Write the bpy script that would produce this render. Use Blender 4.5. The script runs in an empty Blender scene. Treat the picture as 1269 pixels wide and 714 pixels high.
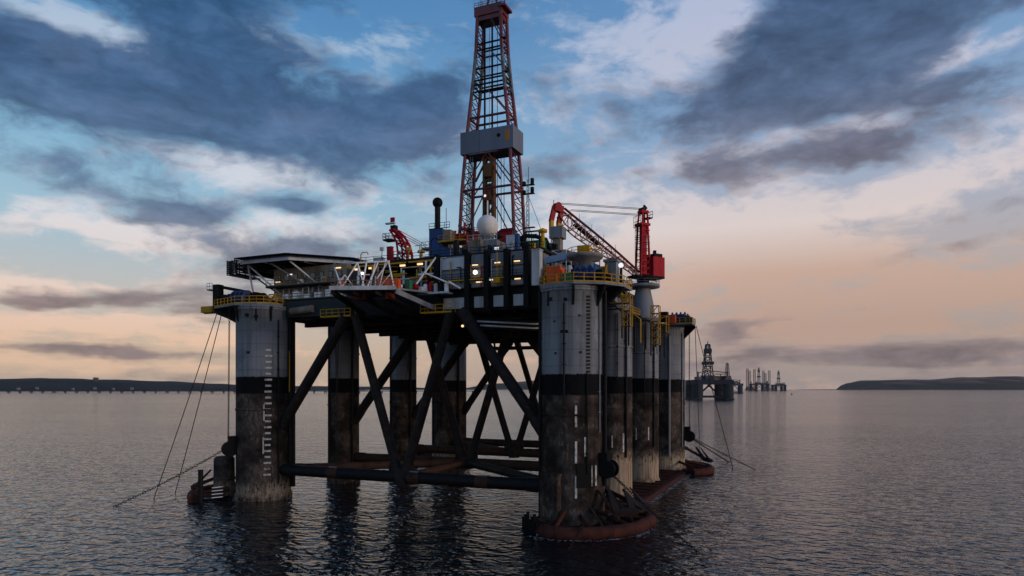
import bpy, math, random
from mathutils import Vector, Matrix
random.seed(7)
R = math.radians
scene = bpy.context.scene
COL = scene.collection

# ------------------------------------------------------------------ camera
cd = bpy.data.cameras.new("camera")
cam = bpy.data.objects.new("camera", cd)
COL.objects.link(cam)
cam.location = (0, 0, 20.6)
cam.rotation_euler = (R(90), 0, 0)
cd.sensor_width = 36.0
cd.lens = 24.0
cd.shift_y = 0.0973
cd.clip_start = 0.5
cd.clip_end = 60000
scene.camera = cam

# ------------------------------------------------------------------ node helper
def lin(r, g, b, k=1.0):
    def f(c):
        c /= 255.0
        return (c / 12.92 if c <= 0.04045 else ((c + 0.055) / 1.055) ** 2.4) * k
    return (f(r), f(g), f(b), 1.0)

class NT:
    def __init__(self, tree):
        self.t = tree
        tree.nodes.clear()
    def n(self, typ, **kw):
        nd = self.t.nodes.new(typ)
        for k, v in kw.items():
            setattr(nd, k, v)
        return nd
    def put(self, sock, v):
        if isinstance(v, bpy.types.NodeSocket):
            self.t.links.new(v, sock)
        elif v is not None:
            sock.default_value = v
    def m(self, op, a, b=None, c=None, clamp=False):
        nd = self.n('ShaderNodeMath', operation=op)
        nd.use_clamp = clamp
        self.put(nd.inputs[0], a)
        if b is not None: self.put(nd.inputs[1], b)
        if c is not None: self.put(nd.inputs[2], c)
        return nd.outputs[0]
    def v(self, op, a, b=None):
        nd = self.n('ShaderNodeVectorMath', operation=op)
        self.put(nd.inputs[0], a)
        if b is not None: self.put(nd.inputs[1], b)
        return nd.outputs['Value'] if op in ('DOT_PRODUCT', 'LENGTH') else nd.outputs[0]
    def noise(self, vec, scale, detail=4, rough=0.55, dist=0.0):
        nd = self.n('ShaderNodeTexNoise')
        self.put(nd.inputs['Vector'], vec)
        nd.inputs['Scale'].default_value = scale
        nd.inputs['Detail'].default_value = detail
        nd.inputs['Roughness'].default_value = rough
        nd.inputs['Distortion'].default_value = dist
        return nd
    def mix(self, f, a, b):
        nd = self.n('ShaderNodeMix', data_type='RGBA')
        self.put(nd.inputs[0], f)
        self.put(nd.inputs[6], a)
        self.put(nd.inputs[7], b)
        return nd.outputs[2]
    def ramp(self, f, stops, interp='LINEAR'):
        nd = self.n('ShaderNodeValToRGB')
        el = nd.color_ramp.elements
        nd.color_ramp.interpolation = interp
        while len(el) > 1: el.remove(el[-1])
        el[0].position, el[0].color = stops[0]
        for p, c in stops[1:]:
            e = el.new(p); e.color = c
        self.put(nd.inputs[0], f)
        return nd.outputs[0]
    def step(self, x, a, b):
        nd = self.n('ShaderNodeMapRange', interpolation_type='SMOOTHSTEP')
        self.put(nd.inputs[0], x)
        nd.inputs[1].default_value = a; nd.inputs[2].default_value = b
        return nd.outputs[0]
    def comb(self, x, y, z):
        nd = self.n('ShaderNodeCombineXYZ')
        self.put(nd.inputs[0], x); self.put(nd.inputs[1], y); self.put(nd.inputs[2], z)
        return nd.outputs[0]
    def sep(self, v):
        nd = self.n('ShaderNodeSeparateXYZ')
        self.put(nd.inputs[0], v)
        return nd.outputs

# ------------------------------------------------------------------ sky
SUN_AZ, SUN_EL = R(114), R(9)       # azimuth from +Y towards +X
world = bpy.data.worlds.new("World")
scene.world = world
world.use_nodes = True
W = NT(world.node_tree)
tc = W.n('ShaderNodeTexCoord')
dirv = W.v('NORMALIZE', tc.outputs['Generated'])
dx, dy, dz = W.sep(dirv)
az = W.m('ARCTAN2', dx, dy)
el = W.m('ARCSINE', W.m('MINIMUM', W.m('MAXIMUM', dz, -1.0), 1.0))
elp = W.m('MAXIMUM', el, 0.0)
P = W.comb(az, elp, 0.0)
# wind-drawn wisps: noise stretched along the horizon
Pn = W.comb(az, W.m('MULTIPLY', elp, 2.1), 0.37)
wn = W.noise(Pn, 5.0, 4, 0.55)
warp = W.v('MULTIPLY', W.v('SUBTRACT', wn.outputs['Color'], (0.5, 0.5, 0.5)), (0.10, 0.055, 0.0))
PW = W.v('ADD', P, warp)
PWn = W.v('ADD', Pn, W.v('MULTIPLY', warp, (1.2, 1.6, 0)))
n1 = W.noise(PWn, 7.0, 8, 0.56).outputs['Fac']
n2 = W.noise(W.v('ADD', PWn, (3.1, 1.7, 0.9)), 13.0, 7, 0.58).outputs['Fac']
n3 = W.noise(W.v('ADD', Pn, (7.1, 4.4, 2.0)), 2.6, 4, 0.5).outputs['Fac']

n4 = W.noise(W.v('ADD', PWn, (1.3, 8.8, 4.2)), 27.0, 6, 0.6).outputs['Fac']
n5 = W.noise(W.comb(W.m('MULTIPLY', az, 1.0), W.m('MULTIPLY', elp, 8.0), 5.5), 4.0, 6, 0.55, 0.3).outputs['Fac']
lowband = W.m('SUBTRACT', 1.0, W.step(elp, 0.05, 0.20))
streak = W.m('MULTIPLY', W.m('SUBTRACT', n5, 0.5), W.m('MULTIPLY', lowband, 2.6))
FP, PX0, HY = 846.0, 634.5, 480.5
def blobs(lst):
    tot = None
    for (px, py, sx, sy, rot, w) in lst:
        a0 = math.atan((px - PX0) / FP)
        e0 = math.atan((HY - py) / FP * math.cos(a0))
        ka = math.cos(a0) ** 2; ke = math.cos(a0)
        th = R(rot)
        d = W.v('SUBTRACT', PW, (a0, e0, 0.0))
        ux = W.v('DOT_PRODUCT', d, (math.cos(th) / (sx / FP * ka), -math.sin(th) / (sx / FP * ka), 0))
        uy = W.v('DOT_PRODUCT', d, (math.sin(th) / (sy / FP * ke), math.cos(th) / (sy / FP * ke), 0))
        q = W.m('ADD', W.m('MULTIPLY', ux, ux), W.m('MULTIPLY', uy, uy))
        g = W.m('MULTIPLY', W.m('EXPONENT', W.m('MULTIPLY', q, -0.7)), w)
        tot = g if tot is None else W.m('ADD', tot, g)
    return tot

DARK = [(40, 95, 95, 50, 0, 1.0), (160, 130, 130, 55, 4, 0.95), (300, 110, 130, 70, 8, 1.0), (400, 170, 120, 45, 8, 0.85),
        (520, 120, 70, 55, 0, 0.7), (520, 185, 80, 22, 0, 0.6), (250, 20, 70, 40, 0, 0.75), (690, 110, 40, 30, 0, 0.3),
        (232, 262, 62, 13, 0, 1.0), (150, 268, 30, 7, 0, 0.5), (368, 258, 28, 9, 0, 0.9), (310, 315, 95, 24, 3, 0.95), (430, 300, 80, 22, -5, 0.8),
        (30, 281, 30, 5, 0, 0.55), (150, 363, 130, 10, -3, 0.6), (40, 372, 50, 9, 0, 0.6), (280, 385, 55, 32, 0, 0.55), (120, 437, 130, 7, 2, 0.75),
        (1010, 50, 130, 48, -16, 1.1), (920, 105, 90, 45, -14, 1.0), (1150, 15, 130, 35, -8, 0.95), (1190, 110, 85, 32, -8, 0.9),
        (1050, 120, 90, 28, -8, 0.55), (980, 195, 95, 22, -3, 0.85), (1070, 175, 60, 20, 0, 0.6), (870, 215, 40, 18, 0, 0.45),
        (700, 200, 45, 26, 0, 0.5), (780, 140, 60, 30, -10, 0.4),
        (915, 245, 35, 9, 0, 0.4), (1190, 305, 130, 16, -10, 0.5), (950, 398, 150, 19, -3, 0.85), (900, 446, 190, 12, 0, 0.7), (1180, 440, 130, 18, 0, 0.6), (1230, 260, 70, 14, -10, 0.4)]
LIGHT = [(100, 34, 95, 16, 8, 1.1), (60, 55, 40, 18, 0, 0.6), (372, 146, 40, 12, 0, 0.8), (330, 60, 60, 16, 20, 0.6), (190, 140, 50, 8, 0, 0.4), (450, 75, 60, 25, 0, 0.5), (530, 165, 35, 15, 0, 0.8), (90, 82, 30, 10, 0, 0.5),  (215, 292, 125, 20, 2, 0.95), (120, 285, 60, 8, 0, 0.5), (330, 215, 140, 18, 6, 0.75), (390, 285, 110, 16, 0, 0.5),
         (60, 350, 90, 10, 0, 0.6), (130, 402, 190, 17, 0, 0.9), (270, 425, 120, 8, 0, 0.5), (120, 455, 200, 10, 0, 0.6),
         (780, 60, 100, 38, -20, 0.6), (880, 50, 60, 45, 0, 0.8), (760, 250, 110, 60, 0, 0.5), (890, 290, 110, 35, 0, 0.85), (960, 180, 110, 14, -4, 0.7),
         (1190, 65, 70, 16, -14, 0.7), (1090, 150, 60, 16, 0, 0.6), (1180, 205, 130, 22, -14, 0.55), (1080, 250, 160, 26, -4, 0.5), (1010, 318, 90, 10, -6, 0.7),
         (1150, 370, 200, 38, -4, 1.0), (950, 340, 130, 30, 0, 0.5), (520, 200, 50, 20, 0, 0.4)]
elD = W.m('DIVIDE', elp, R(60))            # 0..1 for 0..60 deg
rightness = W.step(az, -0.25, 0.35)
clearL = W.ramp(elD, [(0.0, lin(190, 168, 150)), (0.05, lin(198, 176, 158)), (0.12, lin(190, 186, 184)), (0.20, lin(160, 190, 208)),
                      (0.30, lin(128, 176, 208)), (0.45, lin(84, 138, 188)), (0.6, lin(66, 115, 170)), (1.0, lin(40, 75, 125))])
clearR = W.ramp(elD, [(0.0, lin(160, 146, 142)), (0.06, lin(168, 151, 147)), (0.15, lin(182, 168, 166)), (0.22, lin(172, 174, 188)),
                      (0.32, lin(138, 166, 200)), (0.48, lin(98, 142, 190)), (0.6, lin(76, 115, 168)), (1.0, lin(45, 75, 120))])
clear = W.mix(rightness, clearL, clearR)
lightc = W.mix(rightness,
    W.ramp(elD, [(0.0, lin(208, 176, 150)), (0.06, lin(224, 188, 162)), (0.13, lin(224, 204, 194)), (0.22, lin(214, 214, 220)), (0.5, lin(140, 172, 202))]),
    W.ramp(elD, [(0.0, lin(178, 154, 140)), (0.08, lin(180, 152, 138)), (0.15, lin(194, 164, 148)), (0.21, lin(214, 200, 196)), (0.30, lin(196, 194, 206)), (0.5, lin(172, 182, 208))]))
darkc = W.mix(rightness,
    W.ramp(elD, [(0.0, lin(130, 118, 116)), (0.10, lin(138, 122, 122)), (0.17, lin(118, 124, 140)), (0.24, lin(86, 111, 142)), (0.36, lin(66, 94, 132)), (0.5, lin(42, 82, 122))]),
    W.ramp(elD, [(0.0, lin(132, 120, 122)), (0.08, lin(132, 118, 120)), (0.16, lin(146, 132, 134)), (0.27, lin(112, 110, 124)), (0.36, lin(84, 102, 132)), (0.5, lin(58, 84, 120))]))
# physically based clear sky as the base light, clouds laid over it
sky = W.n('ShaderNodeTexSky', sky_type='NISHITA')
sky.sun_disc = False
sky.sun_elevation = SUN_EL
sky.sun_rotation = SUN_AZ
sky.air_density = 1.2; sky.dust_density = 2.0
clear10 = W.v('MULTIPLY', clear, (10, 10, 10))
base = W.mix(0.12, clear10, sky.outputs[0])
nb1 = W.m('SUBTRACT', n1, 0.5); nb2 = W.m('SUBTRACT', n2, 0.5); nb3 = W.m('SUBTRACT', n3, 0.5)
outside = W.step(W.m('ABSOLUTE', az), 0.68, 0.95)
LB = blobs(LIGHT)
Lf = W.m('ADD', W.m('ADD', LB, W.m('SUBTRACT', W.m('ADD', W.m('MULTIPLY', nb2, 2.4), W.m('MULTIPLY', W.m('SUBTRACT', n4, 0.5), 1.0)), W.m('MULTIPLY', streak, 1.0))), W.m('MULTIPLY', outside, W.m('MULTIPLY', nb3, 2.0)))
Df = W.m('ADD', W.m('ADD', W.m('SUBTRACT', W.m('MULTIPLY', blobs(DARK), 0.95), W.m('MULTIPLY', LB, 0.45)), W.m('ADD', W.m('ADD', W.m('MULTIPLY', nb1, 2.4), W.m('MULTIPLY', nb2, 1.3)), W.m('ADD', W.m('MULTIPLY', W.m('SUBTRACT', n4, 0.5), 0.7), streak))), W.m('MULTIPLY', outside, W.m('ADD', 0.2, W.m('MULTIPLY', nb3, 3.0))))
Lm = W.m('MULTIPLY', W.step(W.m('ADD', Lf, 0.13), 0.16, 0.90), 0.95)
Dm = W.m('MULTIPLY', W.step(Df, 0.12, 0.90), 0.95)
c1 = W.mix(Lm, base, W.v('MULTIPLY', lightc, (10, 10, 10)))
dshade = W.m('ADD', 0.93, W.m('ADD', W.m('MULTIPLY', nb2, 1.3), W.m('MULTIPLY', W.m('SUBTRACT', n4, 0.5), 0.7)))
dk = W.v('MULTIPLY', darkc, W.comb(W.m('MULTIPLY', dshade, 10), W.m('MULTIPLY', dshade, 10), W.m('MULTIPLY', dshade, 10)))
c2 = W.mix(Dm, c1, dk)
# sky behind the viewer is boosted: added fill for the rig's front
back = W.m('ADD', 1.0, W.m('MULTIPLY', W.step(W.m('ABSOLUTE', az), 1.0, 2.2), 0.6))
c3 = W.v('MULTIPLY', c2, W.comb(back, back, back))
bg = W.n('ShaderNodeBackground')
W.put(bg.inputs['Color'], c3)
bg.inputs['Strength'].default_value = 0.1
wo = W.n('ShaderNodeOutputWorld')
W.t.links.new(bg.outputs[0], wo.inputs['Surface'])

# ------------------------------------------------------------------ sun (low, soft, behind thin cloud)
sd = bpy.data.lights.new("sun", 'SUN')
sd.energy = 1.25
sd.angle = R(12)
sd.color = (1.0, 0.80, 0.66)
sun = bpy.data.objects.new("sun", sd)
COL.objects.link(sun)
sv = Vector((math.sin(SUN_AZ) * math.cos(SUN_EL), math.cos(SUN_AZ) * math.cos(SUN_EL), math.sin(SUN_EL)))
sun.rotation_euler = (-sv).to_track_quat('-Z', 'Y').to_euler()
sun.location = sv * 500

# ------------------------------------------------------------------ exposure
scene.view_settings.view_transform = 'Standard'
scene.view_settings.look = 'None'
scene.view_settings.exposure = 0.1
scene.view_settings.gamma = 1.0
scene.view_settings.use_curve_mapping = False

# ------------------------------------------------------------------ materials
MATS = {}
def newmat(name):
    m = bpy.data.materials.new(name)
    m.use_nodes = True
    t = NT(m.node_tree)
    out = t.n('ShaderNodeOutputMaterial')
    return m, t, out
def paint(name, c, rough=0.62, dirt=(0.03, 0.025, 0.02), amount=0.5, scale=0.6, streak=True, metal=0.0, rust=0.25, spec=0.08):
    """weathered paint: fine mottling, run-down streaks and rust freckles"""
    if name in MATS: return MATS[name]
    m, t, out = newmat(name)
    co = t.n('ShaderNodeTexCoord').outputs['Object']
    st = t.v('MULTIPLY', co, (1.0, 1.0, 0.12 if streak else 1.0))
    a = t.noise(st, scale, 6, 0.62).outputs['Fac']
    b = t.noise(t.v('ADD', co, (11, 5, 3)), scale * 2.6, 5, 0.6).outputs['Fac']
    f = t.m('MULTIPLY', t.step(a, 0.42, 0.72), amount)
    col = t.mix(f, (*c, 1), (*dirt, 1))
    r = t.m('MULTIPLY', t.step(b, 0.60, 0.72), rust)
    col = t.mix(r, col, (0.075, 0.028, 0.012, 1))
    p = t.n('ShaderNodeBsdfPrincipled')
    t.put(p.inputs['Base Color'], col)
    t.put(p.inputs['Roughness'], t.m('ADD', rough - 0.08, t.m('MULTIPLY', b, 0.2)))
    p.inputs['Metallic'].default_value = metal
    p.inputs['Specular IOR Level'].default_value = spec
    bp = t.n('ShaderNodeBump'); bp.inputs['Strength'].default_value = 0.15; bp.inputs['Distance'].default_value = 0.05
    t.put(bp.inputs['Height'], b)
    t.t.links.new(bp.outputs[0], p.inputs['Normal'])
    t.t.links.new(p.outputs[0], out.inputs[0])
    MATS[name] = m
    return m
def glow(name, c, s):
    m, t, out = newmat(name)
    e = t.n('ShaderNodeEmission')
    e.inputs[0].default_value = (*c, 1); e.inputs[1].default_value = s
    t.t.links.new(e.outputs[0], out.inputs[0])
    return m

STEEL = paint('dark_steel', (0.009, 0.009, 0.010), 0.55, (0.008, 0.007, 0.006), 0.6, 0.5, rust=0.35)
BRACE = paint('brace_paint', (0.013, 0.011, 0.011), 0.6, (0.045, 0.028, 0.020), 0.55, 0.45, streak=False, rust=0.6)
GREY = paint('grey_paint', (0.16, 0.17, 0.185), 0.5, (0.05, 0.045, 0.04), 0.6, 0.5)
PALE = paint('pale_grey_paint', (0.42, 0.43, 0.45), 0.5, (0.14, 0.12, 0.10), 0.6, 0.5)
WHITE = paint('white_paint', (0.72, 0.71, 0.69), 0.5, (0.30, 0.24, 0.18), 0.45, 0.8)
CREAM = paint('cream_paint', (0.20, 0.165, 0.125), 0.55, (0.05, 0.038, 0.03), 0.75, 0.5, rust=0.4)
RED = paint('red_paint', (0.26, 0.008, 0.014), 0.45, (0.08, 0.012, 0.012), 0.5, 0.6)
REDLIT = paint('lit_red_paint', (0.36, 0.006, 0.015), 0.55, (0.07, 0.006, 0.008), 0.7, 0.7, rust=0.35)  # brighter copy of the red, its lit look put into the colour
YELLOW = paint('yellow_paint', (0.42, 0.22, 0.012), 0.5, (0.14, 0.07, 0.01), 0.5, 0.9)
ORANGE = paint('orange_paint', (0.62, 0.085, 0.018), 0.5, (0.25, 0.04, 0.015), 0.35, 0.7, rust=0.1)
GREEN = paint('green_paint', (0.02, 0.15, 0.075), 0.5, (0.01, 0.05, 0.03), 0.4, 0.7)
BLUE = paint('blue_paint', (0.022, 0.055, 0.15), 0.5, (0.012, 0.02, 0.05), 0.5, 0.6)
SKYBLUE = paint('pale_blue_paint', (0.20, 0.28, 0.38), 0.5, (0.08, 0.09, 0.10), 0.4, 0.6)
RUST = paint('rusty_red_primer', (0.056, 0.018, 0.013), 0.72, (0.013, 0.008, 0.007), 0.9, 0.55, streak=False, rust=0.6)
BROWNPIPE = paint('rusty_brown_steel', (0.045, 0.022, 0.014), 0.7, (0.010, 0.007, 0.006), 0.85, 0.5, streak=False, rust=0.5)
CHAIN = paint('chain_steel', (0.018, 0.013, 0.012), 0.6, (0.01, 0.008, 0.007), 0.4, 1.0, streak=False, rust=0.3)
BLACK = paint('black_rubber', (0.005, 0.005, 0.0055), 0.6, (0.006, 0.006, 0.006), 0.3, 1.0, streak=False, rust=0.05)
LAMPW = glow('warm_lamp', (1.0, 0.66, 0.34), 1.3)
LAMPB = glow('bright_lamp', (1.0, 0.80, 0.55), 4.0)
LAMPC = glow('cool_lamp', (0.95, 0.95, 1.0), 0.9)
GLASS = paint('dark_glass', (0.015, 0.018, 0.022), 0.12, (0.03, 0.03, 0.03), 0.2, 1.0, rust=0.0, spec=0.6)

def column_material():
    """painted hull: grey topsides, black boot band, fouled lower body with flaking pale primer"""
    m, t, out = newmat('column_hull_paint')
    co = t.n('ShaderNodeTexCoord').outputs['Object']
    x, y, z = t.sep(co)
    st = t.v('MULTIPLY', co, (1.0, 1.0, 0.045))
    s1 = t.noise(st, 1.1, 6, 0.65).outputs['Fac']
    s2 = t.noise(t.v('ADD', st, (31, 7, 2)), 3.2, 5, 0.6).outputs['Fac']
    n_a = t.noise(co, 0.28, 7, 0.62).outputs['Fac']
    n_b = t.noise(t.v('ADD', co, (5, 9, 21)), 0.9, 7, 0.66).outputs['Fac']
    n_l = t.noise(t.v('ADD', co, (50, 9, 4)), 0.09, 3, 0.5).outputs['Fac']
    # plates: faint tone steps between welded strakes
    brick = t.n('ShaderNodeTexVoronoi', feature='F1')
    t.put(brick.inputs['Vector'], t.v('MULTIPLY', co, (0.35, 0.35, 0.28)))
    brick.inputs['Scale'].default_value = 1.0
    brick.inputs['Randomness'].default_value = 0.4
    plate = t.sep(brick.outputs['Color'])[0]
    grey = t.mix(plate, (0.140, 0.145, 0.156, 1), (0.190, 0.196, 0.208, 1))
    seamz = t.step(t.m('ABSOLUTE', t.m('SUBTRACT', t.m('FRACT', t.m('MULTIPLY', z, 0.42)), 0.5)), 0.465, 0.492)
    grey = t.mix(t.m('MULTIPLY', seamz, 0.45), grey, (0.05, 0.05, 0.055, 1))
    run = t.m('MULTIPLY', t.step(z, 27.0, 35.5), t.step(s2, 0.50, 0.66))
    grey = t.mix(t.m('MULTIPLY', run, 0.6), grey, (0.06, 0.048, 0.042, 1))
    grey = t.mix(t.m('MULTIPLY', t.step(s1, 0.45, 0.75), 0.72), grey, (0.045, 0.042, 0.044, 1))
    grey = t.mix(t.m('MULTIPLY', t.step(s2, 0.62, 0.78), 0.45), grey, (0.08, 0.055, 0.04, 1))
    grey = t.mix(t.m('MULTIPLY', t.step(n_b, 0.68, 0.76), 0.5), grey, (0.09, 0.045, 0.025, 1))
    low = t.mix(t.step(n_a, 0.36, 0.66), (0.012, 0.009, 0.0075, 1), (0.064, 0.048, 0.040, 1))
    low = t.mix(t.m('MULTIPLY', t.step(s1, 0.48, 0.70), 0.6), low, (0.009, 0.007, 0.007, 1))
    low = t.mix(t.m('MULTIPLY', t.step(n_b, 0.56, 0.70), 0.55), low, (0.070, 0.026, 0.012, 1))
    low = t.mix(t.m('MULTIPLY', t.step(s2, 0.64, 0.74), 0.4), low, (0.11, 0.09, 0.075, 1))
    # flaking band low down: bare pale primer showing through dark fouling
    ptop = t.m('MULTIPLY', t.sep(t.n('ShaderNodeObjectInfo').outputs['Color'])[0], 10.0)
    hgt = t.m('ADD', t.m('SUBTRACT', ptop, z), t.m('MULTIPLY', t.m('SUBTRACT', n_l, 0.5), 5.0))
    zone = t.step(hgt, -1.5, 2.0)
    n_f = t.noise(t.v('MULTIPLY', co, (1.0, 1.0, 0.4)), 2.6, 8, 0.7).outputs['Fac']
    fl = t.m('MULTIPLY', zone, t.step(t.m('ADD', t.m('ADD', t.m('MULTIPLY', n_f, 1.1), t.m('MULTIPLY', n_b, 0.5)), t.m('MULTIPLY', t.step(hgt, 0.0, 4.0), 0.16)), 0.68, 0.86))
    chip = t.mix(t.step(s2, 0.4, 0.7), (0.31, 0.24, 0.165, 1), (0.13, 0.075, 0.04, 1))
    low = t.mix(fl, low, chip)
    low = t.mix(t.m('MULTIPLY', t.step(t.m('ADD', n_f, t.m('MULTIPLY', n_a, 0.6)), 0.86, 0.98), 0.55), low, (0.16, 0.125, 0.10, 1))
    rustz = t.m('MULTIPLY', t.step(t.m('SUBTRACT', 1.1, z), -0.7, 0.9), t.step(n_b, 0.35, 0.6))
    low = t.mix(rustz, low, (0.035, 0.018, 0.012, 1))
    rag = t.noise(t.v('MULTIPLY', co, (1.0, 1.0, 0.25)), 5.0, 6, 0.65).outputs['Fac']
    zj = t.m('ADD', z, t.m('ADD', t.m('MULTIPLY', t.m('SUBTRACT', n_b, 0.5), 0.25), t.m('MULTIPLY', t.m('SUBTRACT', rag, 0.5), 0.7)))
    band = t.mix(t.step(n_b, 0.45, 0.8), (0.004, 0.004, 0.005, 1), (0.010, 0.009, 0.010, 1))
    c = t.mix(t.step(zj, 19.40, 19.60), low, band)
    c = t.mix(t.step(zj, 22.52, 22.68), c, grey)
    p = t.n('ShaderNodeBsdfPrincipled')
    t.put(p.inputs['Base Color'], c)
    t.put(p.inputs['Roughness'], t.m('ADD', 0.6, t.m('MULTIPLY', n_b, 0.3)))
    p.inputs['Specular IOR Level'].default_value = 0.06
    bp = t.n('ShaderNodeBump'); bp.inputs['Strength'].default_value = 0.3; bp.inputs['Distance'].default_value = 0.08
    t.put(bp.inputs['Height'], t.m('ADD', n_b, t.m('MULTIPLY', plate, 0.3)))
    t.t.links.new(bp.outputs[0], p.inputs['Normal'])
    t.t.links.new(p.outputs[0], out.inputs[0])
    return m
HULLPAINT = column_material()

def derrick_material():
    """red tower steel with an unpainted grey stretch in the upper middle"""
    m, t, out = newmat('derrick_paint')
    co = t.n('ShaderNodeTexCoord').outputs['Object']
    x, y, z = t.sep(co)
    nb = t.noise(co, 0.8, 6, 0.6).outputs['Fac']
    red = t.mix(t.step(nb, 0.4, 0.7), (0.14, 0.006, 0.010, 1), (0.035, 0.005, 0.006, 1))
    gr = t.mix(t.step(nb, 0.4, 0.65), (0.11, 0.105, 0.11, 1), (0.025, 0.022, 0.022, 1))
    g = t.m('MULTIPLY', t.step(z, 84.6, 85.0), t.m('SUBTRACT', 1.0, t.step(z, 93.0, 93.4)))
    c = t.mix(g, red, gr)
    p = t.n('ShaderNodeBsdfPrincipled')
    t.put(p.inputs['Base Color'], c)
    p.inputs['Roughness'].default_value = 0.5
    t.t.links.new(p.outputs[0], out.inputs[0])
    return m
DERRICK = derrick_material()

# ------------------------------------------------------------------ mesh builder
class MB:
    def __init__(self): self.v = []; self.f = []; self.s = []; self.mi = []
    def add(self, vs, fs, smooth=False, mi=0, M=None):
        o = len(self.v)
        for p in vs:
            p = Vector(p)
            if M is not None: p = M @ p
            self.v.append(p)
        for f in fs:
            self.f.append([i + o for i in f]); self.s.append(smooth); self.mi.append(mi)
        return self
    def box(self, x0, x1, y0, y1, z0, z1, mi=0, M=None):
        vs = [(x0, y0, z0), (x1, y0, z0), (x1, y1, z0), (x0, y1, z0), (x0, y0, z1), (x1, y0, z1), (x1, y1, z1), (x0, y1, z1)]
        fs = [(3, 2, 1, 0), (4, 5, 6, 7), (0, 1, 5, 4), (1, 2, 6, 5), (2, 3, 7, 6), (3, 0, 4, 7)]
        return self.add(vs, fs, False, mi, M)
    def beam(self, p, q, w, h, mi=0, M=None):
        p, q = Vector(p), Vector(q); d = (q - p)
        if d.length < 1e-6: return self
        d.normalize()
        up = Vector((0, 0, 1)) if abs(d.z) < 0.95 else Vector((0, 1, 0))
        s = d.cross(up).normalized(); u = s.cross(d).normalized()
        vs = []
        for c in (p, q):
            for a, b in ((-1, -1), (1, -1), (1, 1), (-1, 1)):
                vs.append(c + s * a * w / 2 + u * b * h / 2)
        return self.add(vs, [(3, 2, 1, 0), (4, 5, 6, 7), (0, 1, 5, 4), (1, 2, 6, 5), (2, 3, 7, 6), (3, 0, 4, 7)], False, mi, M)
    def tube(self, p, q, r, n=8, r2=None, mi=0, M=None, caps=True):
        p, q = Vector(p), Vector(q); d = q - p
        if d.length < 1e-6: return self
        d.normalize()
        up = Vector((0, 0, 1)) if abs(d.z) < 0.95 else Vector((1, 0, 0))
        s = d.cross(up).normalized(); u = s.cross(d).normalized()
        r2 = r if r2 is None else r2
        vs = []
        for c, rr in ((p, r), (q, r2)):
            for k in range(n):
                a = 2 * math.pi * k / n
                vs.append(c + s * math.cos(a) * rr + u * math.sin(a) * rr)
        fs = [(k, (k + 1) % n, n + (k + 1) % n, n + k) for k in range(n)]
        self.add(vs, fs, n > 5, mi, M)
        if caps:
            self.add(vs[:n], [tuple(reversed(range(n)))], False, mi, M)
            self.add(vs[n:], [tuple(range(n))], False, mi, M)
        return self
    def path(self, pts, r, n=6, mi=0, M=None, closed=False):
        pts = [Vector(p) for p in pts]
        N = len(pts); vs = []
        u = None
        for i in range(N):
            if closed: d = pts[(i + 1) % N] - pts[i - 1]
            else: d = pts[min(i + 1, N - 1)] - pts[max(i - 1, 0)]
            d.normalize()
            if u is None:
                up = Vector((0, 0, 1)) if abs(d.z) < 0.9 else Vector((1, 0, 0))
                s = d.cross(up).normalized(); u = s.cross(d).normalized()
            else:
                s = d.cross(u).normalized(); u = s.cross(d).normalized()
            rr = r[i] if isinstance(r, (list, tuple)) else r
            for k in range(n):
                a = 2 * math.pi * k / n
                vs.append(pts[i] + s * math.cos(a) * rr + u * math.sin(a) * rr)
        fs = []
        L = N if closed else N - 1
        for i in range(L):
            j = (i + 1) % N
            for k in range(n):
                fs.append((i * n + k, i * n + (k + 1) % n, j * n + (k + 1) % n, j * n + k))
        self.add(vs, fs, n > 5, mi, M)
        if not closed:
            self.add(vs[:n], [tuple(reversed(range(n)))], False, mi, M)
            self.add(vs[-n:], [tuple(range(n))], False, mi, M)
        return self
    def prism(self, poly, z0, z1, mi=0, M=None):
        n = len(poly)
        a = sum(poly[i][0] * poly[(i + 1) % n][1] - poly[(i + 1) % n][0] * poly[i][1] for i in range(n))
        if a < 0: poly = poly[::-1]
        vs = [(p[0], p[1], z0) for p in poly] + [(p[0], p[1], z1) for p in poly]
        fs = [tuple(reversed(range(n))), tuple(range(n, 2 * n))] + [(i, (i + 1) % n, n + (i + 1) % n, n + i) for i in range(n)]
        return self.add(vs, fs, False, mi, M)
    def lathe(self, cx, cy, prof, n=24, mi=0, M=None):
        vs = []; fs = []
        for (r, z) in prof:
            for k in range(n):
                a = 2 * math.pi * k / n
                vs.append((cx + r * math.cos(a), cy + r * math.sin(a), z))
        for i in range(len(prof) - 1):
            for k in range(n):
                fs.append((i * n + k, i * n + (k + 1) % n, (i + 1) * n + (k + 1) % n, (i + 1) * n + k))
        return self.add(vs, fs, True, mi, M)
    def ball(self, c, r, n=16, mi=0, M=None, sq=1.0):
        prof = [(max(1e-3, r * math.sin(math.pi * i / 10)), c[2] - r * sq * math.cos(math.pi * i / 10)) for i in range(11)]
        return self.lathe(c[0], c[1], prof, n, mi, M)
    def rail(self, pts, h=1.2, r=0.06, sp=1.6, mi=0, M=None, closed=False):
        pts = [Vector(p) for p in pts]
        if closed: pts = pts + [pts[0]]
        for p, q in zip(pts[:-1], pts[1:]):
            L = (q - p).length; k = max(1, round(L / sp))
            for lv in (0.52, 1.0):
                self.tube(p + Vector((0, 0, h * lv)), q + Vector((0, 0, h * lv)), r, 4, mi=mi, M=M, caps=False)
            self.beam(p + Vector((0, 0, 0.08)), q + Vector((0, 0, 0.08)), 0.04, 0.16, mi=mi, M=M)
            for i in range(k + 1):
                b = p.lerp(q, i / k)
                self.tube(b, b + Vector((0, 0, h)), r, 4, mi=mi, M=M, caps=False)
        return self
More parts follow.
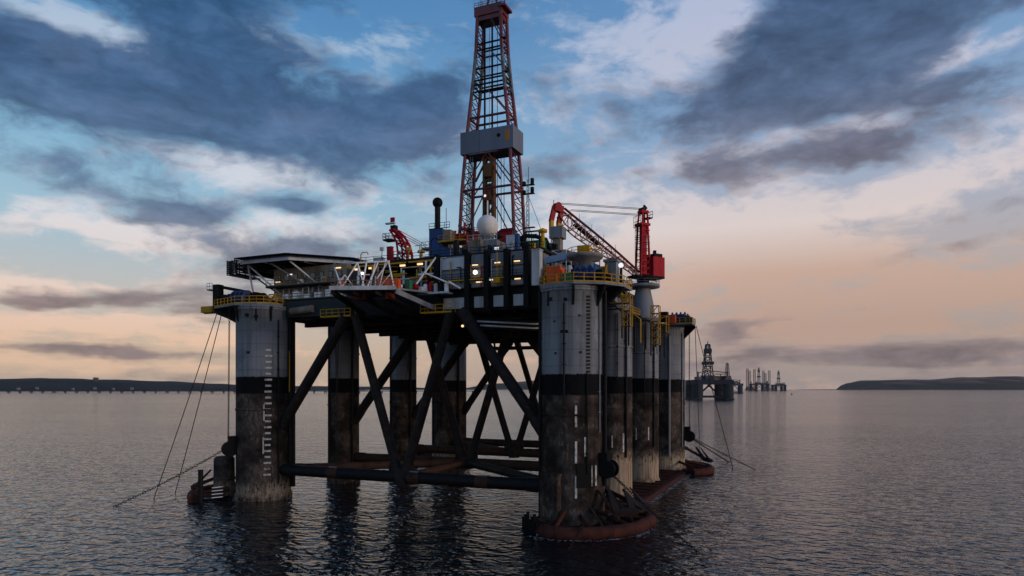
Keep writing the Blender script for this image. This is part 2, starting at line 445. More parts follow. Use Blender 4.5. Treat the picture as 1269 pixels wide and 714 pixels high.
    def ladder(self, p, q, w, side, sp=0.45, r=0.05, mi=0, M=None):
        p, q, side = Vector(p), Vector(q), Vector(side).normalized()
        for s in (-1, 1):
            self.tube(p + side * s * w / 2, q + side * s * w / 2, r, 4, mi=mi, M=M)
        k = int((q - p).length / sp)
        for i in range(1, k):
            b = p.lerp(q, i / k)
            self.tube(b - side * w / 2, b + side * w / 2, r * 0.8, 4, mi=mi, M=M, caps=False)
        return self
    def build(self, name, mats, parent=None, label=None, loc=None, rz=0.0):
        me = bpy.data.meshes.new(name)
        me.from_pydata([tuple(p) for p in self.v], [], self.f)
        if not isinstance(mats, (list, tuple)): mats = [mats]
        for m in mats: me.materials.append(m)
        me.polygons.foreach_set('use_smooth', self.s)
        me.polygons.foreach_set('material_index', self.mi)
        me.update()
        o = bpy.data.objects.new(name, me)
        COL.objects.link(o)
        if parent is not None: o.parent = parent
        if label: o['label'] = label
        if loc is not None: o.location = loc
        o.rotation_euler.z = rz
        return o
def thing(name, label, cat, loc=(0, 0, 0), rz=0.0, group=None, kind=None):
    o = bpy.data.objects.new(name, None)
    o.empty_display_size = 1.0
    COL.objects.link(o)
    o.location = loc; o.rotation_euler.z = rz
    tag(o, label, cat, group, kind)
    return o
def tag(o, label=None, cat=None, group=None, kind=None):
    if label: o['label'] = label
    if cat: o['category'] = cat
    if group: o['group'] = group
    if kind: o['kind'] = kind
    return o

# ------------------------------------------------------------------ water
def water_material():
    m, t, out = newmat('sea_water')
    g = t.n('ShaderNodeNewGeometry').outputs['Position']
    patch = t.noise(t.v('MULTIPLY', g, (0.007, 0.016, 1)), 1.0, 4, 0.55).outputs['Fac']
    gust = t.noise(t.v('MULTIPLY', g, (0.0022, 0.0045, 1)), 1.0, 3, 0.55).outputs['Fac']
    amp = t.m('MULTIPLY', t.m('ADD', 0.45, t.m('MULTIPLY', patch, 1.1)), t.m('ADD', 0.55, t.m('MULTIPLY', gust, 1.0)))
    def height(pos):
        rot = t.n('ShaderNodeVectorRotate', rotation_type='Z_AXIS')
        t.put(rot.inputs['Vector'], pos); rot.inputs['Angle'].default_value = R(28)
        q = rot.outputs[0]
        w0 = t.noise(t.v('MULTIPLY', q, (0.06, 0.15, 1)), 1.0, 1, 0.5).outputs['Fac']
        w1 = t.noise(t.v('MULTIPLY', q, (0.36, 0.58, 1)), 1.0, 1, 0.5, 0.7).outputs['Fac']
        w2 = t.noise(t.v('MULTIPLY', pos, (1.1, 1.5, 1)), 1.0, 2, 0.55, 0.3).outputs['Fac']
        return t.m('ADD', t.m('ADD', t.m('MULTIPLY', w0, 0.26), t.m('MULTIPLY', w1, 0.50)), t.m('MULTIPLY', w2, 0.12))
    D = 0.12
    h0 = height(g); hx = height(t.v('ADD', g, (D, 0, 0))); hy = height(t.v('ADD', g, (0, D, 0)))
    sx = t.m('MULTIPLY', t.m('MULTIPLY', t.m('SUBTRACT', h0, hx), amp), 1.0 / D)
    sy = t.m('MULTIPLY', t.m('MULTIPLY', t.m('SUBTRACT', h0, hy), amp), 1.0 / D)
    nrm = t.v('NORMALIZE', t.comb(sx, sy, 1.0))
    p = t.n('ShaderNodeBsdfPrincipled')
    p.inputs['Base Color'].default_value = (0.004, 0.007, 0.009, 1)
    p.inputs['Roughness'].default_value = 0.08
    p.inputs['IOR'].default_value = 1.333
    t.t.links.new(nrm, p.inputs['Normal'])
    t.t.links.new(p.outputs[0], out.inputs[0])
    return m
b = MB()
vs = [(0, 0, 0)]; fs = []
NS = 96
rings = [60, 120, 250, 600, 1500, 4000, 8700]
for r_ in rings:
    for k in range(NS):
        a = 2 * math.pi * k / NS
        vs.append((r_ * math.sin(a), r_ * math.cos(a), 0))
for k in range(NS):
    fs.append((0, 1 + (k + 1) % NS, 1 + k))
for i in range(len(rings) - 1):
    for k in range(NS):
        a0 = 1 + i * NS + k; a1 = 1 + i * NS + (k + 1) % NS
        fs.append((a0, a1, a1 + NS, a0 + NS))
b.add(vs, fs)
tag(b.build('water', water_material()), kind='structure')

# ------------------------------------------------------------------ hills
def hill_material(name, c1, c2, c3):
    m, t, out = newmat(name)
    g = t.n('ShaderNodeNewGeometry').outputs['Position']
    a = t.noise(t.v('MULTIPLY', g, (0.004, 0.004, 0.02)), 1.0, 6, 0.6).outputs['Fac']
    v = t.n('ShaderNodeTexVoronoi'); t.put(v.inputs['Vector'], t.v('MULTIPLY', g, (0.0035, 0.006, 0.0))); v.inputs['Scale'].default_value = 1.0
    fld = t.sep(v.outputs['Color'])[0]
    c = t.mix(t.step(a, 0.35, 0.65), (*c1, 1), (*c2, 1))
    z = t.sep(g)[2]
    up = t.m('MULTIPLY', t.step(t.m('ADD', z, t.m('MULTIPLY', a, 60)), 75, 115), t.step(fld, 0.2, 0.75))
    c = t.mix(up, c, (*c3, 1))
    p = t.n('ShaderNodeBsdfPrincipled'); t.put(p.inputs['Base Color'], c); p.inputs['Roughness'].default_value = 0.95
    p.inputs['Specular IOR Level'].default_value = 0.05
    t.t.links.new(p.outputs[0], out.inputs[0])
    return m
HILLA = hill_material('dark_moorland', (0.010, 0.011, 0.010), (0.026, 0.024, 0.022), (0.045, 0.040, 0.034))
HILLB = hill_material('grassy_moorland', (0.018, 0.020, 0.014), (0.046, 0.036, 0.028), (0.15, 0.088, 0.058))
def hill(name, Y, depth, prof, mat, rough=3.0, seed=0, recede=0.0):
    """a ridge of land: prof = [(photo column, crest height m)] at distance Y; real depth behind the shore"""
    from mathutils import noise as mn
    xs = []
    x0 = prof[0][0]; x1 = prof[-1][0]
    N = 150; Mr = 14
    def crest(x):
        for (a, ha), (b_, hb) in zip(prof[:-1], prof[1:]):
            if a <= x <= b_:
                f = (x - a) / (b_ - a); f = f * f * (3 - 2 * f)
                return ha + (hb - ha) * f
        return 0
    vs = []; fs = []
    for j in range(Mr + 1):
        v_ = j / Mr
        for i in range(N + 1):
            x = x0 + (x1 - x0) * i / N; fan = 1 + depth * v_ / Y
            hgt = crest(x)
            shp = math.sin(math.pi * min(1, v_ / 1.0)) ** 0.8 if 0 < v_ < 1 else 0
            nz = mn.fractal(Vector((x * 0.004, v_ * 4, seed)), 1.0, 2.0, 4) * rough * shp + mn.noise(Vector((x * 0.06, v_ * 9, seed))) * rough * 0.5 * shp
            z = hgt * shp + nz if 0 < v_ < 1 else -3
            vs.append((x * fan, Y + recede * max(0, x - x0) + depth * v_ + mn.noise(Vector((x * 0.003, seed, 3))) * 60, max(z, -3)))
    for j in range(Mr):
        for i in range(N):
            a = j * (N + 1) + i
            fs.append((a, a + 1, a + N + 2, a + N + 1))
    m = MB(); m.add(vs, fs, True)
    o = m.build(name, mat)
    tag(o, kind='structure')
    return o
hill('hills', 2700, 1400, [(-6000, 60), (-4200, 88), (-3000, 80), (-2500, 86), (-2050, 66), (-1800, 50), (-1450, 30), (-1000, 6)], HILLA, 6.0, 1, 0.42)
hill('hills', 6500, 900, [(-3400, 40), (-2600, 44), (-1900, 36), (-1200, 30), (-700, 18), (-250, 3)], HILLA, 3.0, 5)
hill('hills', 7400, 900, [(-600, 8), (-150, 70), (300, 105), (900, 118), (1250, 70), (1500, 10)], HILLB, 4.0, 9)
hill('hills', 6300, 1500, [(2990, 2), (3060, 62), (3230, 96), (3800, 104), (4200, 128), (4600, 138), (5000, 126), (5500, 110), (6200, 118), (8000, 90), (9500, 60)], HILLB, 4.0, 13)
hill('headland', 6100, 300, [(2560, 1), (2700, 3.5), (2900, 5), (3150, 4)], HILLA, 0.6, 17)

# houses on the far shore, left
HW = paint('house_render', (0.17, 0.15, 0.13), 0.7, (0.1, 0.09, 0.08), 0.4, 0.5)
HR = paint('house_slate', (0.06, 0.06, 0.065), 0.7, (0.04, 0.04, 0.04), 0.4, 0.5)
hl = [(-2880, 3985, 13), (-2790, 4010, 17), (-2560, 3980, 12), (-2450, 4010, 16), (-2330, 3990, 12), (-2230, 4005, 14)]
proto = None
for (x, y, z) in hl:
    if proto is None:
        proto = thing('house', 'pale house with a dark roof on the far left shore', 'house', (x, y, z), 0.2, 'houses on the far left shore')
        MB().box(-8, 8, -4, 4, -6, 6).build('wall', HW, proto)
        MB().add([(-8.5, -4.6, 6), (8.5, -4.6, 6), (8.5, 4.6, 6), (-8.5, 4.6, 6), (-8.5, 0, 10), (8.5, 0, 10)],
                 [(0, 1, 5, 4), (2, 3, 4, 5), (0, 4, 3), (1, 2, 5), (3, 2, 1, 0)]).build('roof', HR, proto)
    else:
        h = proto.copy(); COL.objects.link(h); h.location = (x, y, z); h.rotation_euler.z = random.uniform(-0.4, 0.4)
        for ch in [c for c in proto.children]:
            cc = ch.copy(); COL.objects.link(cc); cc.parent = h
t = thing('water_tower', 'squat dark block standing alone on the left hill crest', 'building', (-2780, 4560, 62), 0.1)
MB().box(-12, 12, -12, 12, 0, 24).build('wall', HR, t)
MB().box(-13, 13, -13, 13, 24, 26).build('roof', HR, t)

# ------------------------------------------------------------------ jetty
JC = paint('jetty_concrete', (0.05, 0.055, 0.06), 0.8, (0.03, 0.03, 0.03), 0.5, 0.05)
jt = thing('jetty', 'long low jetty on many piles crossing the water at left', 'jetty', (-1150, 2560, 0))
jx0, jx1 = -1000, 1010
m = MB(); m.box(jx0, jx1, -4, 4, 6.4, 8.4)
m.build('deck', JC, jt)
m = MB(); m.rail([(jx0, -4, 8.4), (jx1, -4, 8.4)], 1.6, 0.12, 14)
m.build('railing', JC, jt)
for k in range(48):
    x = jx0 + 8 + k * (jx1 - jx0 - 16) / 47
    m = MB()
    w = 6 if k % 2 == 0 else 2.4
    m.tube((x - w / 2, -2.5, -4), (x - w / 2, -2.5, 6.4), 1.0, 8)
    m.tube((x + w / 2, -2.5, -4), (x + w / 2, -2.5, 6.4), 1.0, 8)
    m.tube((x - w / 2, 2.5, -4), (x - w / 2, 2.5, 6.4), 1.0, 8)
    m.tube((x + w / 2, 2.5, -4), (x + w / 2, 2.5, 6.4), 1.0, 8)
    m.box(x - w / 2 - 1.6, x + w / 2 + 1.6, -3.8, 3.8, 4.6, 6.38)
    m.build('pile', JC, jt)

# =================================================================== THE RIG
RZ = -math.atan2(0.400, 0.9165)
RIG = thing('drilling_rig', 'huge nearest semi-submersible drilling rig on eight grey columns with red derrick', 'drilling rig', (-4.35, 149.2, 0), RZ)
def P_(name, mb, mat, parent=None, label=None):
    return mb.build(name, mat, RIG if parent is None else parent, label)

COLS = [(30.5, -36, 4.9), (30.5, -12, 3.35), (30.5, 12, 3.35), (30.5, 36, 4.9), (-30.5, -36, 4.9), (-30.5, -12, 3.35), (-30.5, 12, 3.35), (-30.5, 36, 4.9)]
CAM = Vector((63.7, -135.0))
def facing(cx, cy):
    d = (CAM - Vector((cx, cy))).normalized()
    return d, Vector((-d.y, d.x))          # towards viewer, to its right-hand side
def cpt(c, deg, z, off=0.0):
    d, s = facing(c[0], c[1]); a = R(deg)
    v_ = d * math.cos(a) + s * math.sin(a)
    r_ = c[2] + off
    return Vector((c[0] + v_.x * r_, c[1] + v_.y * r_, z)), Vector((v_.x, v_.y, 0)), Vector((-v_.y, v_.x, 0))

# ---- pontoons
for sx in (1, -1):
    m = MB()
    inner, outer, ye = 24.0, 37.2, 43.0
    pl = []
    for k in range(9):
        a = math.pi * k / 8
        pl.append((30.6 + 6.6 * math.cos(a), ye - 6 + 8.0 * math.sin(a)))
    pl = pl + [(x, -y) for x, y in reversed(pl)]
    pl = [(sx * x, y) for x, y in pl]
    top = [(30.6 * sx + (x - 30.6 * sx) * 0.9, y * 0.985) for x, y in pl]
    n = len(pl)
    def ring(poly, z): return [(x, y, z) for x, y in poly]
    zt = 0.55 if sx > 0 else -0.1
    vs = ring(pl, -7) + ring(pl, zt - 0.5) + ring(top, zt)
    fs = [tuple(range(2 * n, 3 * n))]
    for lv in (0, 1):
        for i in range(n):
            fs.append((lv * n + i, lv * n + (i + 1) % n, (lv + 1) * n + (i + 1) % n, (lv + 1) * n + i))
    if sx < 0: fs = [tuple(reversed(f)) for f in fs]
    m.add(vs, fs)
    # deck ribs and bollards
    for y in range(-38, 39, 4) if sx > 0 else ():
        m.box(sx * 30.6 - 5.2, sx * 30.6 + 5.2, y, y + 0.25, zt - .05, zt + .3)
    po = P_('pontoon', m, RUST)
    # curved tubular anchor racks round the corners
    for sy in (1, -1):
        ex = 1.0 if sx > 0 else 1.25
        raw = [(29.6, 46.0), (30.8, 46.9), (32, 47.4), (36.5, 45.4), (40.2, 41.2), (41.6, 36.0), (41.4, 31.5), (38.5, 28.0)]
        if sx < 0 and sy < 0: raw = raw[3:]
        pts = []
        for (x, y) in raw:
            xx = 30.5 + (x - 30.5) * (ex if x > 30.5 else 1.0)
            pts.append(Vector((sx * xx, sy * y, 0.7 if sx > 0 else 0.6)))
        sm = []
        for i in range(len(pts) - 1):
            p0 = pts[max(i - 1, 0)]; p1 = pts[i]; p2 = pts[i + 1]; p3 = pts[min(i + 2, len(pts) - 1)]
            for k in range(6):
                u = k / 6
                sm.append(0.5 * ((2 * p1) + (p2 - p0) * u + (2 * p0 - 5 * p1 + 4 * p2 - p3) * u * u + (3 * p1 - p0 - 3 * p2 + p3) * u ** 3))
        sm.append(pts[-1])
        m = MB(); m.path(sm, 0.92, 14)
        for i in range(4, len(sm), 7):
            q = sm[i]
            c_ = Vector((sx * 30.5, sy * 36, 0))
            dv = (c_ - q); dv.z = 0; dv.normalize()
            e = q + dv * 6.5; e.z = 2.6 if i % 2 else 1.8
            m.tube(q + Vector((0, 0, 0.4)), e, 0.32, 8)
            e2 = q + dv * 5.5; e2.z = 0.6
            m.tube(q, e2, 0.4, 8)
        for i in range(3, len(sm) - 1, 9):   # weld bands
            m.path([sm[i] - (sm[i + 1] - sm[i]).normalized() * 0.12, sm[i] + (sm[i + 1] - sm[i]).normalized() * 0.12], 0.97, 14)
        m.build('anchor_rack', RUST, po)

# ---- columns
def make_column(c, i):
    cx, cy, r = c
    m = MB()
    prof = [(r + 0.25, -1), (r + 0.25, 0.9), (r, 1.3)] + [(r, z) for z in (6, 12, 19.5, 22.6, 29, 35.2)] + [(r + 0.12, 35.25), (r + 0.12, 35.6), (0.1, 35.62)]
    m.lathe(cx, cy, prof, 48)
    for z in ((16.9, 28.0) if r < 4 else (16.6, 35.0)):
        m.lathe(cx, cy, [(r, z - 0.18), (r + 0.14, z - 0.14), (r + 0.14, z + 0.14), (r, z + 0.18)], 48)
    o = P_('column', m, HULLPAINT)
    return o
colobs = [make_column(c, i) for i, c in enumerate(COLS)]
for o_, ptop in zip(colobs, (-0.05, 0.9, 0.66, 0.45, 0.30, 0.05, 0.0, 0.2)):
    o_.color = (ptop, 0, 0, 1)      # height in tens of metres to which the paint has flaked
def onwall(c, deg, z0, z1, w, th, m, mi=0):
    """a plate w wide and th thick standing on the column wall"""
    p, nv, tv = cpt(c, deg, z0, 0.0)
    a = [p - tv * w / 2 - nv * 0.15, p + tv * w / 2 - nv * 0.15, p + tv * w / 2 + nv * th, p - tv * w / 2 + nv * th]
    up = Vector((0, 0, z1 - z0))
    m.add(a + [q + up for q in a], [(3, 2, 1, 0), (4, 5, 6, 7), (0, 1, 5, 4), (1, 2, 6, 5), (2, 3, 7, 6), (3, 0, 4, 7)], False, mi)
A, A2, A3, A4, B, B2, B3, B4 = COLS
oA, oA2, oA3, oA4, oB, oB2, oB3, oB4 = colobs
# draught marks: white upright bars low on the near column
for (c, o, marks) in ((A, oA, [(6, 14.9, 18.0, .32), (6, 9.6, 12.8, .32), (6, 4.5, 7.8, .32), (22, 10.6, 13.4, .26), (13, 6.1, 9.1, .3), (34, 6.2, 9.2, .3), (44, 6.2, 9.2, .3)]),
                      (A2, oA2, [(30, 9.0, 12.4, .3), (-5, 9.8, 12.0, .2)]), (A3, oA3, [(20, 9.5, 12.2, .25), (-25, 9.5, 12, .2)]),
                      (B, oB, [(0.5, 14.6, 17.6, .22), (-1.0, 8.6, 11.6, .22)])):
    for (dg, z0, z1, w) in marks:
        m = MB(); onwall(c, dg, z0, z1, w, 0.07, m)
        m.build('draught_mark', paint('worn_white_paint', (.50, .48, .45), .7, (.07, .055, .045), .9, 1.6, streak=False, rust=.5), o)
# rung strips (rows of numerals and foot plates)
m = MB()
for k in range(22):
    z = 4.6 + k * 1.08
    dg = 8.5 + (z - 16) * 0.14
    m = MB(); onwall(B, dg, z, z + 0.34, 1.0 if k % 2 else 1.25, 0.09, m); m.build('foot_rung', paint('worn_white_paint', (.5, .48, .45)), oB)
m = MB()
for k in range(40):
    z = 6 + k * 0.68
    m = MB(); onwall(A4, -18 + (k % 2) * 2, z, z + 0.25, 0.8, 0.08, m); m.build('foot_rung', BROWNPIPE, oA4)
m = MB()
for k in range(22):
    z = 22.8 + k * 0.52
    m = MB(); onwall(A, 28, z, z + 0.3, 0.5, 0.14, m); m.build('foot_rung', STEEL, oA)
# vertical pipes, seams, fender strips
def vpipe(c, o, dg, z0, z1, r_, mat, name='pipe'):
    m = MB(); p, nv, tv = cpt(c, dg, z0, r_ + 0.08); q = Vector(p); q.z = z1
    m.tube(p, q, r_, 8)
    k = int((z1 - z0) / 3)
    for j in range(1, k):
        b_ = Vector(p); b_.z = z0 + j * 3
        m.beam(b_ - nv * 0.3, b_ + nv * 0.05, 0.5, 0.14)
    m.build(name, mat, o)
vpipe(A, oA, -14, 18, 33.0, 0.14, STEEL); vpipe(A, oA, 52, 14, 34.8, 0.10, GREY); vpipe(A, oA, 25, 8, 22.8, 0.10, BLACK)
vpipe(A, oA, -70, 1, 35, 0.22, STEEL); vpipe(A, oA, 66, 6, 35, 0.3, STEEL)
vpipe(A2, oA2, 38, 8, 34, 0.16, STEEL); vpipe(A2, oA2, -30, 4, 34, 0.2, STEEL); vpipe(A2, oA2, 10, 22, 34, 0.10, STEEL)
vpipe(A3, oA3, 40, 8, 34, 0.15, STEEL); vpipe(A3, oA3, 5, 16, 34, 0.12, STEEL)
vpipe(A4, oA4, 12, 4, 33, 0.3, GREY); vpipe(A4, oA4, 55, 6, 34, 0.14, GREY)
vpipe(B, oB, 60, 4, 34, 0.35, STEEL); vpipe(B, oB, 72, 2, 34, 0.45, STEEL); vpipe(B, oB, 30, 3, 33, 0.12, STEEL)
for c, o in ((B2, oB2), (B3, oB3), (B4, oB4)):
    vpipe(c, o, 30, 4, 33, 0.25, STEEL); vpipe(c, o, -60, 4, 34, 0.18, STEEL)
# small lugs, drain plates and sea-chest openings
m = MB()
for (dg, z) in ((-40, 33.4), (-12, 33.2)):
    m = MB(); onwall(A, dg, z, z + 0.5, 0.5, 0.12, m); m.build('lug', STEEL, oA)
for (dg, z, w, h_) in ((-14, 28.6, 1.1, .4), (-30, 25.5, .3, .3), (14, 25.6, .3, .3), (-32, 30.2, .25, .25), (12, 31, .25, .25)):
    m = MB(); onwall(A, dg, z, z + h_, w, 0.1, m); m.build('lug', STEEL, oA)
m = MB(); onwall(A, -38, 1.2, 7.8, 3.3, 0.75, m); onwall(A, -38, 7.8, 8.1, 3.6, 0.9, m)
m.build('fairlead_casing', HULLPAINT, oA).color = (-0.3, 0, 0, 1)
m = MB(); onwall(A, 20, 6.0, 9.6, 2.3, 0.10, m)
m.build('recess_plate', BLACK, oA)
m = MB()
for (dg, z) in ((-35, 33.5), (-15, 33.2)):
    onwall(B, dg, z, z + .55, .6, .3, m)
onwall(B, -32, 26.8, 27.2, .5, .15, m)
m.build('lug', STEEL, oB)
# yellow caged ladder on the far side of the left column
m = MB()
p, nv, tv = cpt(B, 58, 19.8, 0.6)
m.ladder(p, p + Vector((0, 0, 7.6)), 0.7, tv, 0.5, 0.09)
m.build('caged_ladder', YELLOW, oB)
# low buoyant bumper cans and posts by the left column
m = MB(); m.lathe(-38.0, -38.3, [(1.85, 0.3), (1.9, 3.5), (1.85, 7.2), (1.5, 7.6), (0.05, 7.62)], 28)
m.lathe(-38.0, -38.3, [(1.9, 3.2), (2.0, 3.3), (2.0, 3.6), (1.9, 3.7)], 28)
P_('fender_can', m, HULLPAINT).color = (0.25, 0, 0, 1)
m = MB(); m.tube((-36.4, -45.2, -2), (-36.4, -45.2, 5.9), 0.45, 12)
m.beam((-36.4, -45.2, 1.2), (-33.5, -41.0, 1.6), 0.4, 0.4)
P_('mooring_post', m, STEEL)
m = MB()
for k in range(4):
    m.beam((-34.4 + k * 0.05, -44.6, 0.9 + k * 0.6), (-32.6, -43.8, 1.1 + k * 0.6), 0.3, 0.12)
P_('step_plates', m, WHITE)

# ---- fairleads: big chain wheels on brackets
def fairlead(c, o, dg, z):
    p, nv, tv = cpt(c, dg, z, 1.1)
    m = MB()
    for s in (-1, 1):
        a_ = p + tv * s * 0.75
        m.tube(a_ - tv * 0.12, a_ + tv * 0.12, 1.35, 18)
        m.beam(a_ - nv * 1.6 + Vector((0, 0, 0.8)), a_ + Vector((0, 0, 0.6)), 0.25, 1.5)
    m.tube(p - tv * 0.9, p + tv * 0.9, 0.95, 16)
    m.box(-0.9, 0.9, -0.7, 0.7, 1.2, 2.4, M=Matrix.Translation(p - nv * 0.5) @ Matrix.Rotation(math.atan2(tv.y, tv.x), 4, 'Z'))
    m.build('fairlead', BLACK, o)
    return p
fB = fairlead(B, oB, -80, 9.3)
fA = fairlead(A, oA, 62, 8.6)
fD = fairlead(A4, oA4, 82, 8.6)

# ---- lower braces and vertical diagonals, one truss per column row
def tube_part(name, p, q, r_, mat=None, bands=True, n=18):
    p, q = Vector(p), Vector(q)
    m = MB(); m.tube(p, q, r_, n)
    dd = (q - p).normalized()
    m.tube(p, p + dd * 2.6, r_ * 1.16, n, r2=r_ * 1.10); m.tube(p + dd * 2.6, p + dd * 3.1, r_ * 1.10, n, r2=r_)
    m.tube(q, q - dd * 2.6, r_ * 1.16, n, r2=r_ * 1.10); m.tube(q - dd * 2.6, q - dd * 3.1, r_ * 1.10, n, r2=r_)
    if bands:
        d = (q - p).normalized(); L = (q - p).length
        k = max(2, int(L / 7))
        for i in range(1, k):
            c_ = p + d * (L * i / k)
            m.tube(c_ - d * 0.12, c_ + d * 0.12, r_ + 0.04, n)
    return P_(name, m, mat or BRACE)
for row, y in enumerate((-36, -12, 12, 36)):
    rr = 4.5 if row in (0, 3) else 3.0
    lowm = STEEL if row == 0 else BROWNPIPE
    tube_part('horizontal_brace', (-30.5 + rr, y, 5.4), (30.5 - rr, y, 5.4), 1.0, lowm)
    for s in (-1, 1):
        tube_part('diagonal_brace', (s * (30.6 - rr), y, 13.4), (s * 11.5, y, 33.2), 0.95)
        tube_part('diagonal_brace', (s * 0.6, y, 5.6), (s * 9.5, y, 33.2), 0.78)
    m = MB()   # gusset at the truss foot
    m.prism([(-2.4, -0.25), (2.4, -0.25), (2.4, 0.25), (-2.4, 0.25)], 6.2, 7.6, M=Matrix.Translation((0, y, 0)))
    m.lathe(0, y, [(1.25, 4.2), (1.25, 6.6), (0.8, 7.2), (0.1, 7.25)], 20)
    P_('brace_node', m, BRACE)
tube_part('horizontal_brace', (-18, 36, 31.4), (24, 36, 31.4), 0.5)
tube_part('plan_brace', (0.8, -12.6, 5.4), (26.8, -33.5, 5.4), 0.75, BRACE)
tube_part('plan_brace', (-0.8, -12.6, 5.4), (-26.8, -33.5, 5.4), 0.75, BROWNPIPE)
tube_part('plan_brace', (0.8, 12.6, 5.4), (26.8, 33.5, 5.4), 0.75, BROWNPIPE)
tube_part('plan_brace', (-0.8, 12.6, 5.4), (-26.8, 33.5, 5.4), 0.75, BROWNPIPE)
tube_part('plan_brace', (0, -35, 5.4), (0, -13, 5.4), 0.6, BROWNPIPE)
# pale repair patches strapped on the front brace
for x in (-14.2, 2.6, 15.4):
    m = MB(); m.tube((x - 1.1, -36, 5.4), (x + 1.1, -36, 5.4), 1.06, 18)
    P_('pipe_clamp', m, BROWNPIPE)
    m = MB(); m.box(x - .8, x + .8, -36.5, -36.1, 6.38, 6.52)
    P_('anode', m, GREY)

# ---- deck hull
m = MB()
m.box(-27.5, 27.5, -34.5, 34.5, 33.3, 36.8)
P_('hull_deck', m, STEEL)
for k, y in enumerate((-29, -20, -12, -4, 4, 12, 20, 29)):
    m = MB(); m.box(-26.5, 26.5, y - 0.35, y + 0.35, 32.3, 33.29)
    P_('deck_girder', m, STEEL)
m = MB()
for k in range(12):
    x = -25 + k * 4.5
    m.box(x, x + 0.35, -34.3, 34.3, 32.85, 33.28)
P_('deck_stringers', m, STEEL)
# pipe runs slung beneath the deck near the right columns
for k in range(5):
    m = MB(); m.path([(13 + k * .3, -34, 31.9 - k * .35), (22, -31 + k * .6, 31.4 - k * .3), (26.5, -25, 31.8 - k * .3), (27, 20, 31.8 - k * .3)], 0.16, 6)
    P_('pipe_run', m, PALE if k % 2 else STEEL)
# upper deck plate and its posts
m = MB(); m.box(-12, 25.2, -34, 34, 42.3, 42.7)
P_('upper_deck', m, STEEL)
for y in (-30, -20, 0, 20, 33):
    for x in (-11, -4, 3, 24.6):
        m = MB(); m.box(x - .3, x + .3, y - .3, y + .3, 36.8, 42.3); P_('deck_post', m, STEEL)
# inner block filling the middle of the rig
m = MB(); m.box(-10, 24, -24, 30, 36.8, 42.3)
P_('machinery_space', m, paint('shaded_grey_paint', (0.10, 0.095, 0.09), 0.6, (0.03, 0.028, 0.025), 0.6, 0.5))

# ---- deckhouse facing the viewer (panelled wall between black stiffeners)
dh = P_('deckhouse', MB().box(6.6, 24.6, -35.4, -24.1, 36.85, 42.29), GREY)
for x in (6.9, 12.6, 16.1, 19.6, 23.0):
    m = MB(); m.box(x - .42, x + .42, -36.5, -35.4, 33.4, 42.6)
    m.build('stiffener', BLACK, dh)
for k, (x0, x1) in enumerate(((7.4, 12.1), (13.1, 15.6), (16.6, 19.1), (20.1, 22.5))):
    m = MB(); m.box(x0, x1, -35.75, -35.41, 40.2 - .1, 42.0); m.build('wall_panel', PALE if k == 0 else GREY, dh)
    m = MB(); m.box(x0 + .1, x1 - .1, -35.85, -35.41, 38.3, 39.7); m.build('wall_panel', GREY, dh)
    m = MB(); m.box(x0, x1, -35.7, -35.41, 36.9, 38.0); m.build('wall_panel', CREAM if k == 2 else GREY, dh)
    m = MB(); m.box(x0 + .1, x1 - .1, -34.9, -34.5, 33.7, 35.5); m.build('wall_panel', PALE, dh)
    m = MB(); m.box(x0 - .3, x1 + .3, -36.3, -35.4, 38.02, 38.22); m.build('catwalk', YELLOW if k < 3 else STEEL, dh)
    m = MB(); m.rail([(x0, -36.2, 38.22), (x1, -36.2, 38.22)], 1.0, 0.035, 1.2); m.build('railing', STEEL, dh)
def strip(x, z, w=1.0, h_=0.17, y=-35.9, mat=LAMPW, par=dh):
    m = MB(); m.box(x - w / 2, x + w / 2, y - .12, y, z, z + h_, 0)
    m.box(x - w / 2 - .08, x + w / 2 + .08, y - .2, y + .25, z + h_ + .004, z + h_ + .12, 1)
    m.build('lamp', [mat, STEEL], par)
for (x, z) in ((13.9, 40.4), (17.9, 40.5), (21.3, 40.5), (14.6, 37.6), (21.4, 37.7)):
    strip(x, z, mat=LAMPW if x != 9.6 else LAMPC)
strip(16.9, 37.8, .8, .2, mat=LAMPC)
m = MB(); m.ball((14.2, -36.5, 39.2), .34); m.tube((14.2, -36.4, 39.2), (14.2, -35.6, 39.2), .1, 6, mi=0)
m.build('floodlight', LAMPB, dh)
# tall pale duct at the deckhouse corner
m = MB(); m.box(24.75, 26.0, -38.3, -37.0, 36.2, 41.6); m.box(24.65, 26.1, -38.4, -36.9, 41.6, 41.75)
m.beam((25.3, -37, 40), (24.4, -35.3, 40), .3, .3); m.beam((25.3, -37, 37), (24.4, -35.3, 37), .3, .3)
P_('vent_duct', m, PALE)
# yellow stair tower between deckhouse and near column
def scaffold(x0, x1, y0, y1, z0, z1, nlev, name='stair_tower', mat=YELLOW, diag=True):
    m = MB()
    for x in (x0, x1):
        for y in (y0, y1):
            m.tube((x, y, z0), (x, y, z1), .1, 5)
    for k in range(nlev + 1):
        z = z0 + (z1 - z0) * k / nlev
        for a_, b_ in (((x0, y0), (x1, y0)), ((x1, y0), (x1, y1)), ((x1, y1), (x0, y1)), ((x0, y1), (x0, y0))):
            m.tube((*a_, z), (*b_, z), .07, 4)
        if k < nlev:
            z2 = z0 + (z1 - z0) * (k + 1) / nlev
            if diag:
                m.beam((x0, y0, z), (x1, y0, z2), .35, .10)
            m.box(x0, x1, y0, y1, z - .03, z + .03)
    return P_(name, m, mat)
scaffold(25.6, 27.2, -37.0, -35.0, 33.5, 39.2, 4)
scaffold(-28.8, -27.3, -36.4, -34.6, 33.2, 38.0, 3)
scaffold(34.6, 36.0, -22.0, -20.5, 31.0, 36.2, 4)
scaffold(29.0, 33.0, -16.0, -12.0, 35.7, 39.0, 2, 'scaffold')
scaffold(33.6, 35.2, 5.5, 7.0, 29.5, 37.5, 5)
